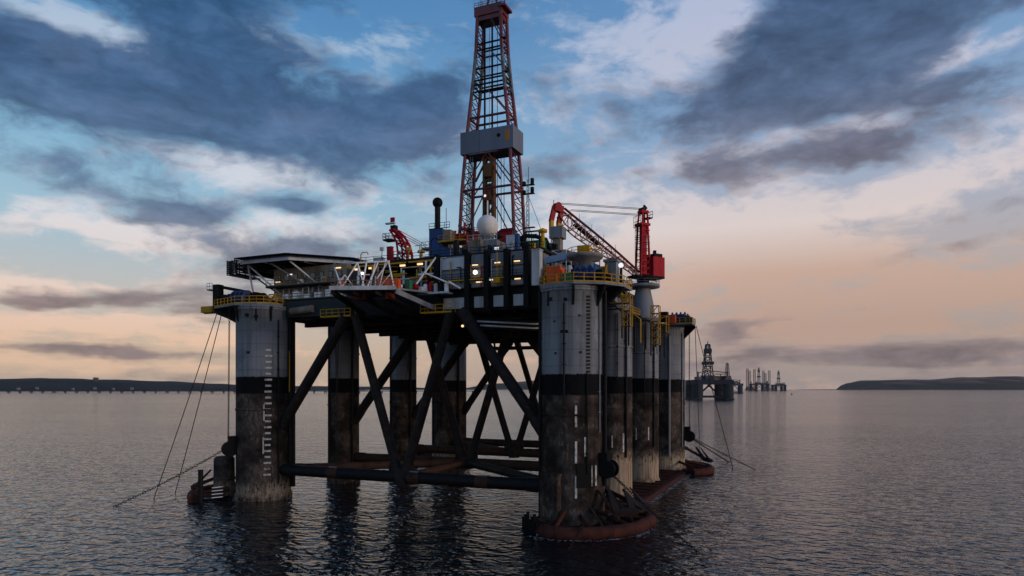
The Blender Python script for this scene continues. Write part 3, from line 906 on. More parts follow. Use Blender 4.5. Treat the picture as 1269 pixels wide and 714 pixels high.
scaffold(31.5, 34.5, 17.0, 20.0, 33.0, 36.5, 2, 'scaffold')
# yellow hanging walkways under the deck edge
for (x0, x1, y, z) in ((-16.5, -10.0, -36.0, 33.2), (4.2, 10.0, -36.0, 33.0)):
    m = MB(); m.box(x0, x1, y - .9, y + .6, z - .1, z); m.rail([(x0, y - .9, z), (x1, y - .9, z)], 1.3, .07, 1.3)
    for k in range(4):
        x = x0 + (x1 - x0) * k / 3
        m.tube((x, y + .55, z), (x, y + .55, z + 2), .07, 4)
    P_('hanging_walkway', m, YELLOW)

# ---- living quarters under the helideck
lq = P_('living_quarters', MB().box(-30.8, -13.7, -33.0, -12, 36.85, 43.3), CREAM)
m = MB(); m.box(-31.4, -13.2, -34.6, -33.0, 39.55, 39.85); m.box(-31.4, -13.2, -34.6, -33.0, 36.86, 37.1)
m.build('catwalk', STEEL, lq)
m = MB(); m.rail([(-31.4, -34.5, 39.85), (-13.2, -34.5, 39.85)], 1.1, .05, 1.5); m.rail([(-31.4, -34.5, 37.1), (-13.2, -34.5, 37.1)], 1.1, .05, 1.5)
m.build('railing', CREAM, lq)
for k in range(8):
    x = -29.6 + k * 2.05
    m = MB(); m.box(x - .45, x + .45, -33.12, -33.002, 41.0, 42.0, 0); m.box(x - .55, x + .55, -33.08, -33.003, 40.9, 42.1, 1)
    m.build('window', [GLASS, STEEL], lq)
    if k % 2 == 0:
        m = MB(); m.box(x - .5, x + .5, -33.1, -33.002, 37.15, 39.2); m.build('door', PALE if k % 4 else GREY, lq)
for (x, z, c_) in ((-26.6, 41.9, LAMPC), (-29.5, 40.6, LAMPW), (-15.3, 42.4, LAMPW)):
    strip(x, z, 1.1, .22, -33.3, c_, lq)
m = MB()
for k in range(7):
    x = -30 + k * 2.5
    m.box(x, x + 1.4, -34.4, -33.3, 37.1, 37.9 + (k % 3) * .3)
m.build('locker', WHITE, lq)
# lower front of the quarters' deck
m = MB(); m.box(-27.3, -12, -35.6, -34.51, 33.6, 36.6)
P_('edge_plating', m, paint('dark_green_paint', (0.018, 0.026, 0.026), 0.5, (0.01, 0.01, 0.01), 0.5, 0.5))
m = MB(); m.tube((-24, -35.9, 34.6), (-19, -35.9, 34.9), .7, 12); P_('exhaust_silencer', m, CREAM)

# ---- helideck
HX, HYc, HZ, HR_ = -28.5, -24.6, 44.65, 14.2
octo = [(HX + HR_ * math.cos(R(22.5 + 45 * k)), HYc + HR_ * math.sin(R(22.5 + 45 * k))) for k in range(8)]
hd = P_('helideck', MB().prism(octo, HZ - .25, HZ), paint('helideck_plate', (.10, .095, .095), .6, (.04, .035, .03), .6, .4))
m = MB()
oc2 = [(HX + (HR_ + 1.6) * math.cos(R(22.5 + 45 * k)), HYc + (HR_ + 1.6) * math.sin(R(22.5 + 45 * k))) for k in range(8)]
for k in range(8):
    a_, b_ = octo[k], octo[(k + 1) % 8]; c_, d_ = oc2[k], oc2[(k + 1) % 8]
    m.tube((*c_, HZ + .02), (*d_, HZ + .02), .10, 5)
    for j in range(9):
        u = j / 8
        m.tube((a_[0] + (b_[0] - a_[0]) * u, a_[1] + (b_[1] - a_[1]) * u, HZ - .1), (c_[0] + (d_[0] - c_[0]) * u, c_[1] + (d_[1] - c_[1]) * u, HZ + .02), .07, 4)
    for lv in (.16, .33, .5, .66, .83):
        m.tube((a_[0] + (c_[0] - a_[0]) * lv, a_[1] + (c_[1] - a_[1]) * lv, HZ - .04), (b_[0] + (d_[0] - b_[0]) * lv, b_[1] + (d_[1] - b_[1]) * lv, HZ - .04), .05, 4)
m.build('safety_net', STEEL, hd)
m = MB()
for k in range(8):
    a_, b_ = octo[k], octo[(k + 1) % 8]
    m.beam((*a_, HZ - .58), (*b_, HZ - .58), .25, .6)
m.build('edge_beam', PALE, hd)
for k in range(7):
    m = MB(); x = HX - 11 + k * 3.67
    hw = HR_ * .92 - max(0, abs(x - HX) - HR_ * .38)
    m.box(x - .12, x + .12, HYc - hw, HYc + hw, HZ - 1.1, HZ - .26)
    m.build('support_beam', GREY if k % 2 else STEEL, hd)
for k, (p, q) in enumerate((((-33.5, -36.9, HZ - .9), (-29, -33.2, 38.5)), ((-38.5, -32.5, HZ - .9), (-31, -32, 39)), ((-23.5, -36.9, HZ - .9), (-19.5, -33.2, 39.4)),
                            ((-28, -37, HZ - .9), (-22, -33.2, 39.2)), ((-17.0, -32.5, HZ - .9), (-14.2, -33.2, 38.4)), ((-39.5, -24, HZ - .9), (-31, -24, 38.6)), ((-38.5, -17.5, HZ - .9), (-31, -18, 39)),
                            ((-34, -36.4, HZ - .9), (-34.5, -34.0, 37.0)))):
    m = MB(); m.tube(p, q, .17, 8); m.build('strut', PALE if k in (0, 2, 7) else GREY, hd)
# perimeter walkway box on the outboard tip of the helideck
m = MB(); X0, X1, Z0 = -42.6, -40.0, 42.9
m.box(X0, X1, -33.2, -26.8, Z0, Z0 + .15)
for k in range(7):
    z = Z0 + .3 + k * .38
    m.box(X0 - .06, X0, -33.2, -26.8, z, z + .26); m.box(X0, X1, -33.26, -33.2, z, z + .26)
for y in (-33.2, -31.6, -30, -28.4, -26.8):
    m.tube((X0, y, Z0), (X0, y, Z0 + 2.95), .12, 5)
for x in (-41.3, -40.0):
    m.tube((x, -33.2, Z0), (x, -33.2, Z0 + 2.95), .12, 5)
m.build('walkway', STEEL, hd)
m = MB()
for k in range(8):
    a_ = octo[k]; m.tube((*a_, HZ), (*a_, HZ + .45), .12, 6)
m.build('edge_lights', GREY, hd)

# ---- cantilevered platform with white trusswork at the front
cp = P_('cantilever_platform', MB().prism([(-6.2, -47.2), (3.6, -43.4), (6.6, -36.6), (-8.5, -36.6)], 36.15, 36.45), GREY)
m = MB(); m.prism([(-6.25, -47.35), (3.65, -43.55), (3.55, -43.3), (-6.15, -47.1)], 36.1, 36.75)
m.build('edge_beam', PALE, cp)
for k, (p, q) in enumerate((((-6.0, -46.9, 35.9), (-8.0, -35.4, 33.4)), ((-3.0, -45.6, 35.9), (-2.0, -35.4, 33.4)), ((0.4, -44.4, 35.9), (2.6, -35.4, 33.4)), ((3.5, -43.3, 35.9), (7.0, -35.6, 33.5)))):
    m = MB(); m.beam(p, q, .45, .8); m.build('bracket_beam', GREY if k == 3 else STEEL, cp)
m = MB(); m.box(-4.5, -2.5, -43.5, -40.5, 34.9, 36.1); m.box(0.2, 1.6, -42.6, -40.6, 34.9, 36.1)
m.build('tank', paint('dull_red_paint', (0.14, 0.03, 0.02), .55), cp)
def lerp3(a_, b_, u): return Vector(a_).lerp(Vector(b_), u)
e0, e1 = (-6.2, -47.0, 36.5), (3.6, -43.3, 36.5)
m = MB(); m.rail([e0, e1], 1.15, .05, 1.2); m.rail([(-6.2, -47, 36.5), (-8.4, -37, 36.5)], 1.15, .05, 1.4); m.build('railing', CREAM, cp)
def wstrut(u0, z0, u1, z1, r_=.12, back0=0, back1=0):
    p = lerp3(e0, e1, u0); q = lerp3(e0, e1, u1)
    p = Vector((p.x + back0 * .2, p.y + back0, z0)); q = Vector((q.x + back1 * .2, q.y + back1, z1))
    m = MB(); m.tube(p, q, r_, 8); return m.build('truss_strut', WHITE, cp)
wstrut(.17, 36.5, .32, 40.6, .11, 0, 1.2); wstrut(.52, 36.5, .32, 40.6, .11, 0, 1.2)
wstrut(.48, 36.5, .46, 40.6, .13, 0, 1.2); wstrut(.56, 36.5, .64, 40.7, .13, 0, 1.2); wstrut(.97, 36.5, .80, 40.8, .11, 0, 1.2)
wstrut(.62, 38, .80, 40.8, .12, 1.2, 1.2); wstrut(.30, 40.6, .82, 40.8, .14, 1.2, 1.2); wstrut(.05, 36.8, -.25, 40.3, .12, 1.5, 4)
wstrut(.32, 40.6, -.4, 42.0, .12, 1.2, 8)
for (u0, z0, u1, z1) in ((.02, 36.5, .17, 38.6), (.17, 38.6, .32, 36.5), (.38, 38.6, .56, 38.6), (.70, 36.5, .88, 38.8), (.64, 40.7, .56, 36.5), (.80, 40.8, .70, 36.5)):
    wstrut(u0, z0, u1, z1, .07, .6, .6)
m = MB(); m.ball((-2.2, -44.2, 38.9), .26); m.tube((-2.2, -44.2, 36.5), (-2.2, -44.2, 38.8), .07, 5, mi=1); m.build('floodlight', [LAMPB, STEEL], cp)
# white knee struts against the deckhouse
for (p, q, r_) in (((3.4, -38.0, 36.9), (6.9, -36.4, 42.2), .15), ((5.2, -37.2, 39.6), (9.8, -37.0, 37.6), .13), ((9.6, -37.0, 37.9), (11.6, -36.6, 36.7), .18), ((1.8, -37, 38.2), (3.4, -38, 36.9), .15)):
    m = MB(); m.tube(p, q, r_, 8); P_('knee_strut', m, WHITE)
m = MB(); m.box(4.0, 9.6, -37.6, -35.5, 36.0, 36.3); P_('ledge', m, PALE)
for k in range(5):
    m = MB(); x = 5 + k * 1.0; m.tube((x, -36.6, 36.3), (x, -36.6, 37.4 + (k % 2) * .3), .38, 10); m.ball((x, -36.6, 37.5 + (k % 2) * .3), .38, 10)
    P_('gas_bottle', m, [WHITE, RED, PALE, BLACK, WHITE][k])
# open pipe deck between quarters and deckhouse
rnd = random.Random(3)
for k in range(26):
    x = rnd.uniform(-12, 6); z = rnd.uniform(36.9, 40); w = rnd.uniform(.5, 1.8); h_ = rnd.uniform(.5, 1.9); y = rnd.uniform(-34.3, -27)
    m = MB(); zz = 36.82
    mt = rnd.choice([GREY, CREAM, WHITE, STEEL, YELLOW, CREAM, PALE, RED])
    if k % 3 == 0:
        m.tube((x, y, zz), (x, y, zz + 1 + h_ * 1.6), w * .32, 10); m.tube((x, y, zz + .5), (x + 1.8, y, zz + .5), .14, 6); P_('tank', m, mt)
    elif k % 3 == 1:
        m.box(x, x + w, y, y + w, zz, zz + h_ * 1.5); m.box(x - .05, x + w + .05, y - .05, y + w + .05, zz + h_ * 1.5, zz + h_ * 1.5 + .1); P_('equipment_cabinet', m, mt)
    else:
        z1 = zz + rnd.uniform(2.5, 5.2)
        m.path([(x, y, zz), (x, y, z1), (x + rnd.uniform(1, 5), y, z1), (x + 5.5, y + 1, z1)], .15, 6); P_('pipe_run', m, mt)
for x in (-10.5, -7.5, -1, 2.5):
    m = MB(); m.box(x - .5, x + .5, -34.35, -34.1, 41.6, 41.9); P_('lamp', m, LAMPW)
for k in range(3):
    m = MB(); m.box(-12 + k * 6.2, -6.4 + k * 6.2, -34.6, -34.3, 42.05, 42.3); P_('lamp_rail', m, YELLOW)
m = MB(); m.rail([(-12, -34, 42.7), (25, -34, 42.7)], 1.1, .045, 1.6); P_('deck_railing', m, STEEL)

# ---- winch platforms on the corner columns
def winch_platform(sx, sy, ext, rail_mat):
    poly = [(26.2, 31.0), (26.2, 38.7), (28.2, 40.2), (32.4, 41.2), (30.5 + ext * .75, 38.6), (30.5 + ext, 35.2), (30.5 + ext, 30.2)]
    poly = [(sx * x, sy * y) for x, y in poly]
    z = 36.0
    wp = P_('winch_platform', MB().prism(poly, z - .35, z), GREY)
    m = MB(); m.rail([(x, y, z) for x, y in poly], 1.25, .07, 1.5, closed=True); m.build('railing', rail_mat, wp)
    for (x, y) in poly[1:6]:
        m = MB()
        dx_, dy_ = x - sx * 30.5, y - sy * 36
        L = math.hypot(dx_, dy_)
        m.add([(sx * 30.5 + dx_ / L * 4.8, sy * 36 + dy_ / L * 4.8, z - .36), (x, y, z - .36), (x, y, z - .9), (sx * 30.5 + dx_ / L * 4.8, sy * 36 + dy_ / L * 4.8, z - 3.6)],
              [(0, 1, 2, 3), (3, 2, 1, 0)])
        m.beam((sx * 30.5 + dx_ / L * 4.8, sy * 36 + dy_ / L * 4.8, z - 3.3), (x, y, z - .6), .3, .4)
        m.build('bracket', STEEL, wp)
    for k in range(2):
        y = sy * (33.2 + k * 4.0); x = sx * (30.8 + ext * (.30 if sy < 0 else .48))
        m = MB()
        m.tube((x - 1.5, y, z + 1.5), (x + 1.5, y, z + 1.5), .95, 18, mi=0)
        for s in (-1.5, -.5, .5, 1.5):
            m.tube((x + s - .1, y, z + 1.5), (x + s + .1, y, z + 1.5), 1.45, 20, mi=0)
        m.box(x - 2.2, x - 1.7, y - .9, y + .9, z, z + 2.3, 1); m.box(x + 1.7, x + 2.6, y - .8, y + .8, z, z + 2.0, 1)
        m.build('winch', [BLUE, STEEL], wp)
    return wp
wpA = winch_platform(1, -1, 7.8, YELLOW)
wpB = winch_platform(-1, -1, 13.0, YELLOW)
wpD = winch_platform(1, 1, 7.6, YELLOW)
wpC = winch_platform(-1, 1, 9.0, YELLOW)
# windlass frame and jib on the left platform
m = MB()
m.box(-42.6, -41.2, -36.8, -35.4, 36.0, 40.6); m.beam((-42, -36.1, 40.3), (-35.0, -35.6, 38.9), .5, .6); m.beam((-36, -35.6, 38.9), (-32, -35.4, 37.0), .4, .4)
for k in range(4):
    m.tube((-39.6 + k * 2.1, -36.8, 37.5), (-39.6 + k * 2.1, -34.2, 37.5), 1.05, 14)
    m.box(-40 + k * 2.1, -39.2 + k * 2.1, -35.6, -34.2, 36, 38.8)
m.build('windlass', BLACK, wpB)
m = MB(); m.rail([(-44.0, -36.9, 39.6), (-42.6, -36.9, 39.6)], 1.3, .05, .8); m.box(-44, -42.6, -36.9, -35.5, 39.5, 39.6); m.build('lookout', GREY, wpB)
m = MB(); m.box(-45.3, -42.4, -37.2, -35.0, 35.2, 36.4); m.tube((-45.4, -36.1, 35.8), (-43, -36.1, 35.8), .75, 12); m.build('chain_stopper', YELLOW, wpB)
# grey tub column and turntable on the near platform
m = MB(); m.lathe(31.6, -33.2, [(1.0, 36.0), (1.0, 40.2), (2.7, 40.6), (2.9, 40.9), (2.9, 41.1), (.1, 41.12)], 24, 0)
m.build('pedestal', GREY, wpA)
m = MB(); m.rail([(31.6 + 2.7 * math.cos(R(30 * k)), -33.2 + 2.7 * math.sin(R(30 * k)), 41.1) for k in range(12)], 1.0, .05, 1.4, closed=True)
m.box(30.6, 32.4, -34, -32.6, 41.1, 42.6); m.build('turntable', YELLOW, wpA)
m = MB(); m.box(34.6, 36.4, -32.6, -30.6, 36.0, 40.0); m.box(34.4, 36.6, -32.8, -30.4, 40.0, 40.4); m.build('hydraulic_cabinet', GREY, wpA)
m = MB(); m.tube((36.9, -31.5, 36), (36.9, -31.5, 39.2), .22, 8, mi=1); m.ball((36.9, -31.6, 39.5), .40); m.build('floodlight', [LAMPC, STEEL], wpA)
m = MB(); m.beam((25.4, -33.8, 40.7), (30.2, -33.6, 41.3), .7, 1.0); P_('blue_beam', m, SKYBLUE)
# struts and bulk between near column head and second column
for k in range(12):
    m = MB(); x = rnd.uniform(26, 31); y = -29 + k * 1.5; h_ = rnd.uniform(1.2, 3.8); w = rnd.uniform(.6, 1.6)
    mt = rnd.choice([GREY, STEEL, YELLOW, CREAM, RED, BLUE, PALE])
    if k % 2: m.box(x - w, x + w, y - w * .6, y + w * .6, 36, 36 + h_)
    else: m.tube((x, y, 35.6), (x, y, 36 + h_ * 1.2), w * .5, 12); m.ball((x, y, 36 + h_ * 1.2), w * .5, 12)
    P_('deck_machine', m, mt)
m = MB(); m.box(26.5, 30.6, -29, 30.2, 35.64, 35.95); P_('side_walkway', m, STEEL)
m = MB(); m.rail([(30.6, -8.4, 35.95), (30.6, 8.6, 35.95)], 1.2, .07, 1.6); m.rail([(30.6, 15.5, 35.95), (30.6, 29, 35.95)], 1.2, .07, 1.6); P_('deck_railing', m, YELLOW)
for k in range(10):
    m = MB(); y = -22 + k * 4.6; m.path([(27.6, y, 34.5), (33.2, y + .6, 34.5), (34.4, y + .8, 33.5), (34.4, y + .8, 29 - (k % 3))], .16, 6); P_('pipe_run', m, YELLOW if k == 3 else STEEL)

# ---- drill floor, substructure and derrick
ss = P_('substructure', MB().box(-8.6, 8.6, -6.5, 6.5, 49.6, 50.6), STEEL)
m = MB()
for x in (-8, -3, 3, 8):
    for y in (-6, 6):
        m.box(x - .4, x + .4, y - .4, y + .4, 42.7, 49.6)
for x0, x1 in ((-8, -3), (-3, 3), (3, 8)):
    m.beam((x0, -6, 43), (x1, -6, 49.3), .3, .3); m.beam((x0, -6, 49.3), (x1, -6, 43), .3, .3)
m.build('frame', STEEL, ss)
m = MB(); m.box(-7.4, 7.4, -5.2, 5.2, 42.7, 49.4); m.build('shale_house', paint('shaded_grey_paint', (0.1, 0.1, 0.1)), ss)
m = MB(); m.rail([(-8.6, -6.5, 50.6), (8.6, -6.5, 50.6)], 1.2, .06, 1.5); m.build('railing', YELLOW, ss)
for (xa, xb, zt) in ((-6.6, -3.2, 53.6), (4.2, 6.6, 53.0)):
    m = MB(); m.box(xa, xb, -5.4, -4.6, 50.6, zt); m.build('wind_wall', RED, ss)

AX = [(50.6, 6.6), (63.5, 6.0), (77, 4.85), (88, 3.6), (93, 3.1), (102, 2.75)]
BY = [(50.6, 3.0), (63.5, 2.7), (77, 2.2), (88, 1.9), (93, 1.75), (102, 1.6)]
def ip(tab, z):
    for (a_, va), (b_, vb) in zip(tab[:-1], tab[1:]):
        if z <= b_: return va + (vb - va) * (z - a_) / (b_ - a_)
    return tab[-1][1]
dr = P_('derrick', MB().box(-6.9, 6.9, -3.3, 3.3, 50.62, 50.9), STEEL)
LV = [50.9, 63.5, 71.5, 76.2, 79.3, 84.9, 86.4, 87.4, 89.9, 94.0, 95.3, 101.6]
cor = [(-1, -1), (1, -1), (1, 1), (-1, 1)]
def dp(sx, sy, z): return Vector((sx * ip(AX, z), sy * ip(BY, z), z))
for (sx, sy) in cor:
    m = MB()
    for z0, z1 in zip(LV[:-1], LV[1:]):
        m.tube(dp(sx, sy, z0), dp(sx, sy, z1), .40, 8)
    m.build('leg', DERRICK, dr)
for z in LV[1:]:
    m = MB(); r_ = .19 if z not in (63.5, 79.3) else .26
    for i in range(4):
        m.tube(dp(*cor[i], z), dp(*cor[(i + 1) % 4], z), r_, 6)
    m.build('girt', STEEL if 84 < z < 97 else DERRICK, dr)
for i in range(4):
    m = MB(); a_, b_ = cor[i], cor[(i + 1) % 4]
    if i % 2 == 0:
        for z0, z1 in ((50.9, 63.5), (63.5, 71.5), (79.3, 84.9), (89.9, 94.0), (95.3, 101.6)):
            mid = (dp(*a_, z1) + dp(*b_, z1)) / 2
            m = MB()
            if z0 < 70:
                m.tube(dp(*a_, z0), mid, .15, 5); m.tube(dp(*b_, z0), mid, .15, 5)
            else:
                m.tube(dp(*(b_ if i == 0 else a_), z0), mid, .13, 5)
            m.build('bracing', DERRICK, dr)
    else:
        zs = [50.9 + 50.7 * q / 22 for q in range(23)]
        for z0, z1 in zip(zs[:-1], zs[1:]):
            m.tube(dp(*a_, z0), dp(*b_, z1), .12, 5); m.tube(dp(*b_, z0), dp(*a_, z1), .12, 5); m.tube(dp(*a_, z1), dp(*b_, z1), .10, 5)
        m.build('bracing', DERRICK, dr)
# fingerboard enclosure: the big grey box
fx, fy0, fy1 = 6.25, -2.9, 2.7
fb = MB()
fb.box(-fx, fx, fy0, fy0 + .12, 71.4, 76.2); fb.box(-fx, fx, fy1 - .12, fy1, 71.4, 76.2)
fb.box(-fx, -fx + .12, fy0 + .12, fy1 - .12, 71.4, 76.2); fb.box(fx - .12, fx, fy0 + .12, fy1 - .12, 71.4, 76.2)
fb.box(-fx + .12, fx - .12, fy0 + .12, fy1 - .12, 71.5, 71.7)
fbo = fb.build('racking_board', paint('racking_grey_paint', (0.125, 0.145, 0.185), .5, (0.07, 0.075, 0.09), .4, .3, rust=0.06), dr)
m = MB(); m.box(-1.75, -1.69, fy0 - .02, fy0, 71.4, 76.2); m.box(-fx - .02, -fx, fy0 - .02, fy0 + .1, 71.3, 76.3); m.build('seam', STEEL, fbo)
m = MB(); m.box(4.4, 5.4, fy0 - .05, fy0 - .002, 73.0, 75.3); m.build('warning_sign', paint('amber_sign', (.42, .17, .03), .5, rust=.02), fbo)
m = MB(); m.tube((2.9, fy0 - .06, 74.4), (2.9, fy0 - .002, 74.4), .42, 16); m.build('porthole', BLACK, fbo)
m = MB(); m.box(-4.6, 2.4, fy0 + .3, fy0 + .8, 71.25, 71.38); m.build('pale_edge', PALE, fbo)
# crown, guide rails, travelling block, pipes
m = MB(); m.box(-3.4, 3.1, -2.0, 2.0, 101.4, 103.2); m.box(-3.1, 2.8, -1.7, 1.7, 100.4, 101.4); m.box(2.4, 4.1, -2.3, 1.6, 102.3, 102.8)
m.build('crown_beam', DERRICK, dr)
m = MB()
m.beam((-1.6, 0, 103.2), (-.2, 0, 107.4), .35, .35); m.beam((1.6, 0, 103.2), (.2, 0, 107.4), .35, .35); m.box(-.6, .6, -.4, .4, 107.2, 107.8)
m.tube((-2.4, -1, 103.2), (-2.4, -1, 108.5), .07, 5); m.tube((-1.9, -1.2, 103.2), (-1.9, -1.2, 105), .07, 5); m.build('crown_frame', DERRICK, dr)
m = MB(); m.rail([(-3.4, -2, 103.2), (3.1, -2, 103.2), (4.1, -2.3, 102.8)], 1.0, .06, 1.0); m.tube((3.9, -2.2, 102.8), (3.9, -2.2, 104.6), .1, 5); m.build('crown_railing', DERRICK, dr)
for x in (-1.35, .45):
    m = MB(); m.beam((x, -.9, 51), (x, -.9, 101), .30, .30); m.build('guide_rail', STEEL, dr)
for x in (-2.0, -1.0, .9, 1.8, 2.5):
    m = MB(); m.tube((x, .8, 51), (x, .8, 72 if x > 1 else 100), .07, 5); m.build('drill_line', PALE if x < 0 else STEEL, dr)
m = MB(); m.box(-1.75, -1.2, -1.2, .2, 56.6, 70.5); m.box(.35, .9, -1.2, .2, 56.6, 70.5); m.box(-1.4, .6, -1.5, .3, 66.4, 69.3); m.box(-1.1, .3, -1.6, .3, 61.2, 63.8)
for z in (57, 58.8, 60.6, 64.6, 65.6, 70.2): m.box(-1.7, .85, -1.0, .0, z, z + .4)
m.tube((-.4, -1, 52), (-.4, -1, 61.2), .32, 10); m.tube((-.9, -.6, 66), (-.9, -.6, 71), .12, 6); m.tube((.1, -.6, 66), (.1, -.6, 71), .12, 6)
m.beam((-.4, -1.3, 70.8), (-3.4, -1.3, 65.6), .35, .35); m.beam((-.4, -1.3, 70.8), (2.6, -1.3, 65.6), .35, .35)
m.build('travelling_block', paint('ochre_steel', (.12, .055, .02), .5, (.03, .018, .012), .6, .5, rust=.5), dr)
m = MB(); m.ball((-.9, -1.75, 62.2), .28); m.build('work_lamp', LAMPC, dr)
m = MB()
for z in (95.6, 88.2):
    m.box(ip(AX, z), ip(AX, z) + .9, -ip(BY, z) - .5, -ip(BY, z) + .7, z - .1, z); m.rail([(ip(AX, z) + .9, -ip(BY, z) - .5, z), (ip(AX, z) + .9, -ip(BY, z) + .7, z)], 1.1, .06, .8)
m.ladder((3.3, -1.9, 88), (3.15, -1.9, 101), .5, (0, 1, 0), .5, .05); m.build('ladder_platform', STEEL, dr)
# stand of pipe leaning on the left of the derrick
for k in range(5):
    m = MB(); m.tube((-5.4 + k * .35, -2.5, 51), (-4.6 + k * .3, -2.0, 71), .09, 5); m.build('drill_pipe', CREAM if k % 2 else STEEL, dr)

# ---- deck clutter at the derrick foot
rnd = random.Random(11)
CL = [GREY, STEEL, CREAM, RED, BLUE, YELLOW, PALE, RED, GREY, STEEL]
for k in range(84):
    x = rnd.uniform(-10, 24); y = rnd.uniform(-33, -9); w = rnd.uniform(.35, 1.4); h_ = rnd.uniform(.8, 3.4)
    if -4 < x < 5 and y < -16: continue
    mt = rnd.choice(CL); m = MB(); z = 42.72
    if k % 4 == 0:
        m.tube((x, y, z), (x, y, z + h_ * 1.3), w * .4, 12); m.ball((x, y, z + h_ * 1.3), w * .4, 12, sq=.5); P_('tank', m, mt)
    elif k % 4 == 1:
        m.box(x - w, x + w, y - w * .6, y + w * .6, z, z + h_); m.box(x - w * .6, x - w * .1, y - w * .62, y - w * .6, z + .3, z + h_ * .6)
        m.box(x - w - .06, x + w + .06, y - w * .66, y + w * .66, z + h_, z + h_ + .12); P_('equipment_cabinet', m, mt)
    elif k % 4 == 2:
        z1 = z + h_ * 1.3
        m.path([(x, y, z), (x, y, z1 - .3), (x + .3, y, z1), (x + 2.5, y, z1), (x + 2.8, y, z1 - .3), (x + 2.8, y, z)], .15, 8); P_('pipe_loop', m, mt)
    else:
        m.tube((x, y, z), (x, y, z + h_ * 1.5), .3, 10); m.lathe(x, y, [(.3, z + h_ * 1.5), (.75, z + h_ * 1.5 + .1), (.75, z + h_ * 1.5 + .5), (.05, z + h_ * 1.5 + .8)], 14); P_('ventilator', m, mt)
for (x, y, z) in ((-1.0, -13, 48.8), (13.4, -26.5, 44.8), (9.5, -26.2, 45.9)):
    m = MB(); m.box(x - .4, x + .4, y - .15, y, z, z + .35); P_('lamp', m, LAMPC)
# red drawworks covers at derrick foot
for (x0, x1, z1) in ((-7.6, -4.6, 54.0), (4.6, 8.4, 53.4)):
    m = MB(); m.prism([(x0, -8.2), (x1, -8.2), (x1 - .6, -6.7), (x0 + .6, -6.7)], 50.7, z1 - 1.2); m.add([(x0, -8.2, z1 - 1.2), (x1, -8.2, z1 - 1.2), (x1 - .6, -6.7, z1), (x0 + .6, -6.7, z1)], [(0, 1, 2, 3), (3, 2, 1, 0)])
    m.box(x0 + .3, x1 - .3, -8.0, -6.6, 49.0, 50.7); P_('drawworks_cover', m, RED)

# ---- radome on its grey house
rb = P_('radio_house', MB().box(7.6, 13.4, -26.5, -21.5, 42.71, 46.6), GREY)
for x in (7.9, 10.0, 12.2):
    m = MB(); m.box(x, x + .9, -26.62, -26.502, 44.6, 45.8); m.build('window', GLASS, rb)
m = MB(); m.rail([(7.6, -26.5, 46.6), (13.4, -26.5, 46.6)], 1.1, .05, 1.2); m.build('railing', PALE, rb)
rd = MB()
prof = [(max(.02, 1.95 * math.sin(R(a_))), 49.75 - 1.95 * math.cos(R(a_))) for a_ in range(35, 181, 9)]
rd.lathe(10.4, -24, prof, 28); rd.lathe(10.4, -24, [(1.96, 49.70), (1.99, 49.75), (1.96, 49.8)], 28)
rdo = P_('radome', rd, paint('radome_shell', (.60, .58, .56), .5, (.34, .29, .25), .5, .6, rust=.05))
m = MB(); m.lathe(10.4, -24, [(1.0, 46.6), (1.0, 47.6), (1.35, 48.0), (1.2, 48.2)], 20); m.build('pedestal', GREY, rdo)
m = MB(); m.tube((10.4, -24, 51.6), (10.4, -24, 54.3), .13, 6); m.tube((9.7, -22.5, 46.6), (9.7, -22.5, 53), .06, 5); m.build('aerial', WHITE, rdo)

# ---- blue tower with exhaust stack
bt = P_('exhaust_tower', MB().box(-3.5, -.6, -21, -18.4, 42.71, 51.0), BLUE)
m = MB(); m.box(-.6, 4.4, -21.4, -18, 42.71, 46.9); m.build('engine_room', BLUE, bt)
m = MB(); m.box(-3.3, 2.4, -21.6, -21.05, 42.8, 44.1); m.build('red_door', RED, bt)
m = MB(); m.tube((-2.2, -20, 51), (-2.2, -20, 55.6), .55, 14); m.build('stack', STEEL, bt)
m = MB(); m.ball((-2.2, -20, 56.3), 1.0, 18); m.build('spark_arrestor', BLACK, bt)
m = MB(); m.box(-.9, 1.0, -20.8, -19, 48.4, 50.7); m.build('silencer_box', CREAM, bt)
m = MB(); m.box(-1.2, 4.6, -21.6, -18, 48.2, 48.4); m.rail([(-1.2, -21.5, 48.4), (4.6, -21.5, 48.4)], 1.1, .05, 1.2); m.build('gallery', YELLOW, bt)
m = MB(); m.box(-5.2, -3.5, -21, -19.2, 47.3, 47.5); m.rail([(-5.2, -21, 47.5), (-3.5, -21, 47.5)], 1.2, .05, .7); m.box(-5.0, -3.9, -20.8, -19.4, 42.71, 46.0); m.build('side_platform', GREY, bt)
m = MB(); m.tube((-.3, -20, 50.7), (-.3, -20, 55), .06, 5); m.rail([(-3.5, -21, 51), (1, -21, 51)], 1.1, .05, 1); m.build('guard_rail', STEEL, bt)

# ---- lattice aerial mast beside the derrick
am = MB()
ax_, ay_ = 10.6, -5.0
for s in ((-.35, -.35), (.35, -.35), (0, .4)):
    am.tube((ax_ + s[0], ay_ + s[1], 46.5), (ax_ + s[0] * .6, ay_ + s[1] * .6, 63.5), .08, 5)
for k in range(17):
    z = 46.5 + k; f = 1 - .4 * k / 17
    q = [(ax_ + s[0] * f, ay_ + s[1] * f) for s in ((-.35, -.35), (.35, -.35), (0, .4))]
    for i in range(3): am.tube((*q[i], z), (*q[(i + 1) % 3], z + 1), .05, 4)
amo = P_('aerial_mast', am, PALE)
m = MB()
for z in (60.5, 62.3): m.box(ax_ - 1.3, ax_ + 1.3, ay_ - .5, ay_ + .5, z - .1, z); m.box(ax_ - 1.2, ax_ - .6, ay_ - .4, ay_ + .2, z, z + .7); m.box(ax_ + .6, ax_ + 1.2, ay_ - .4, ay_ + .2, z, z + 1.2)
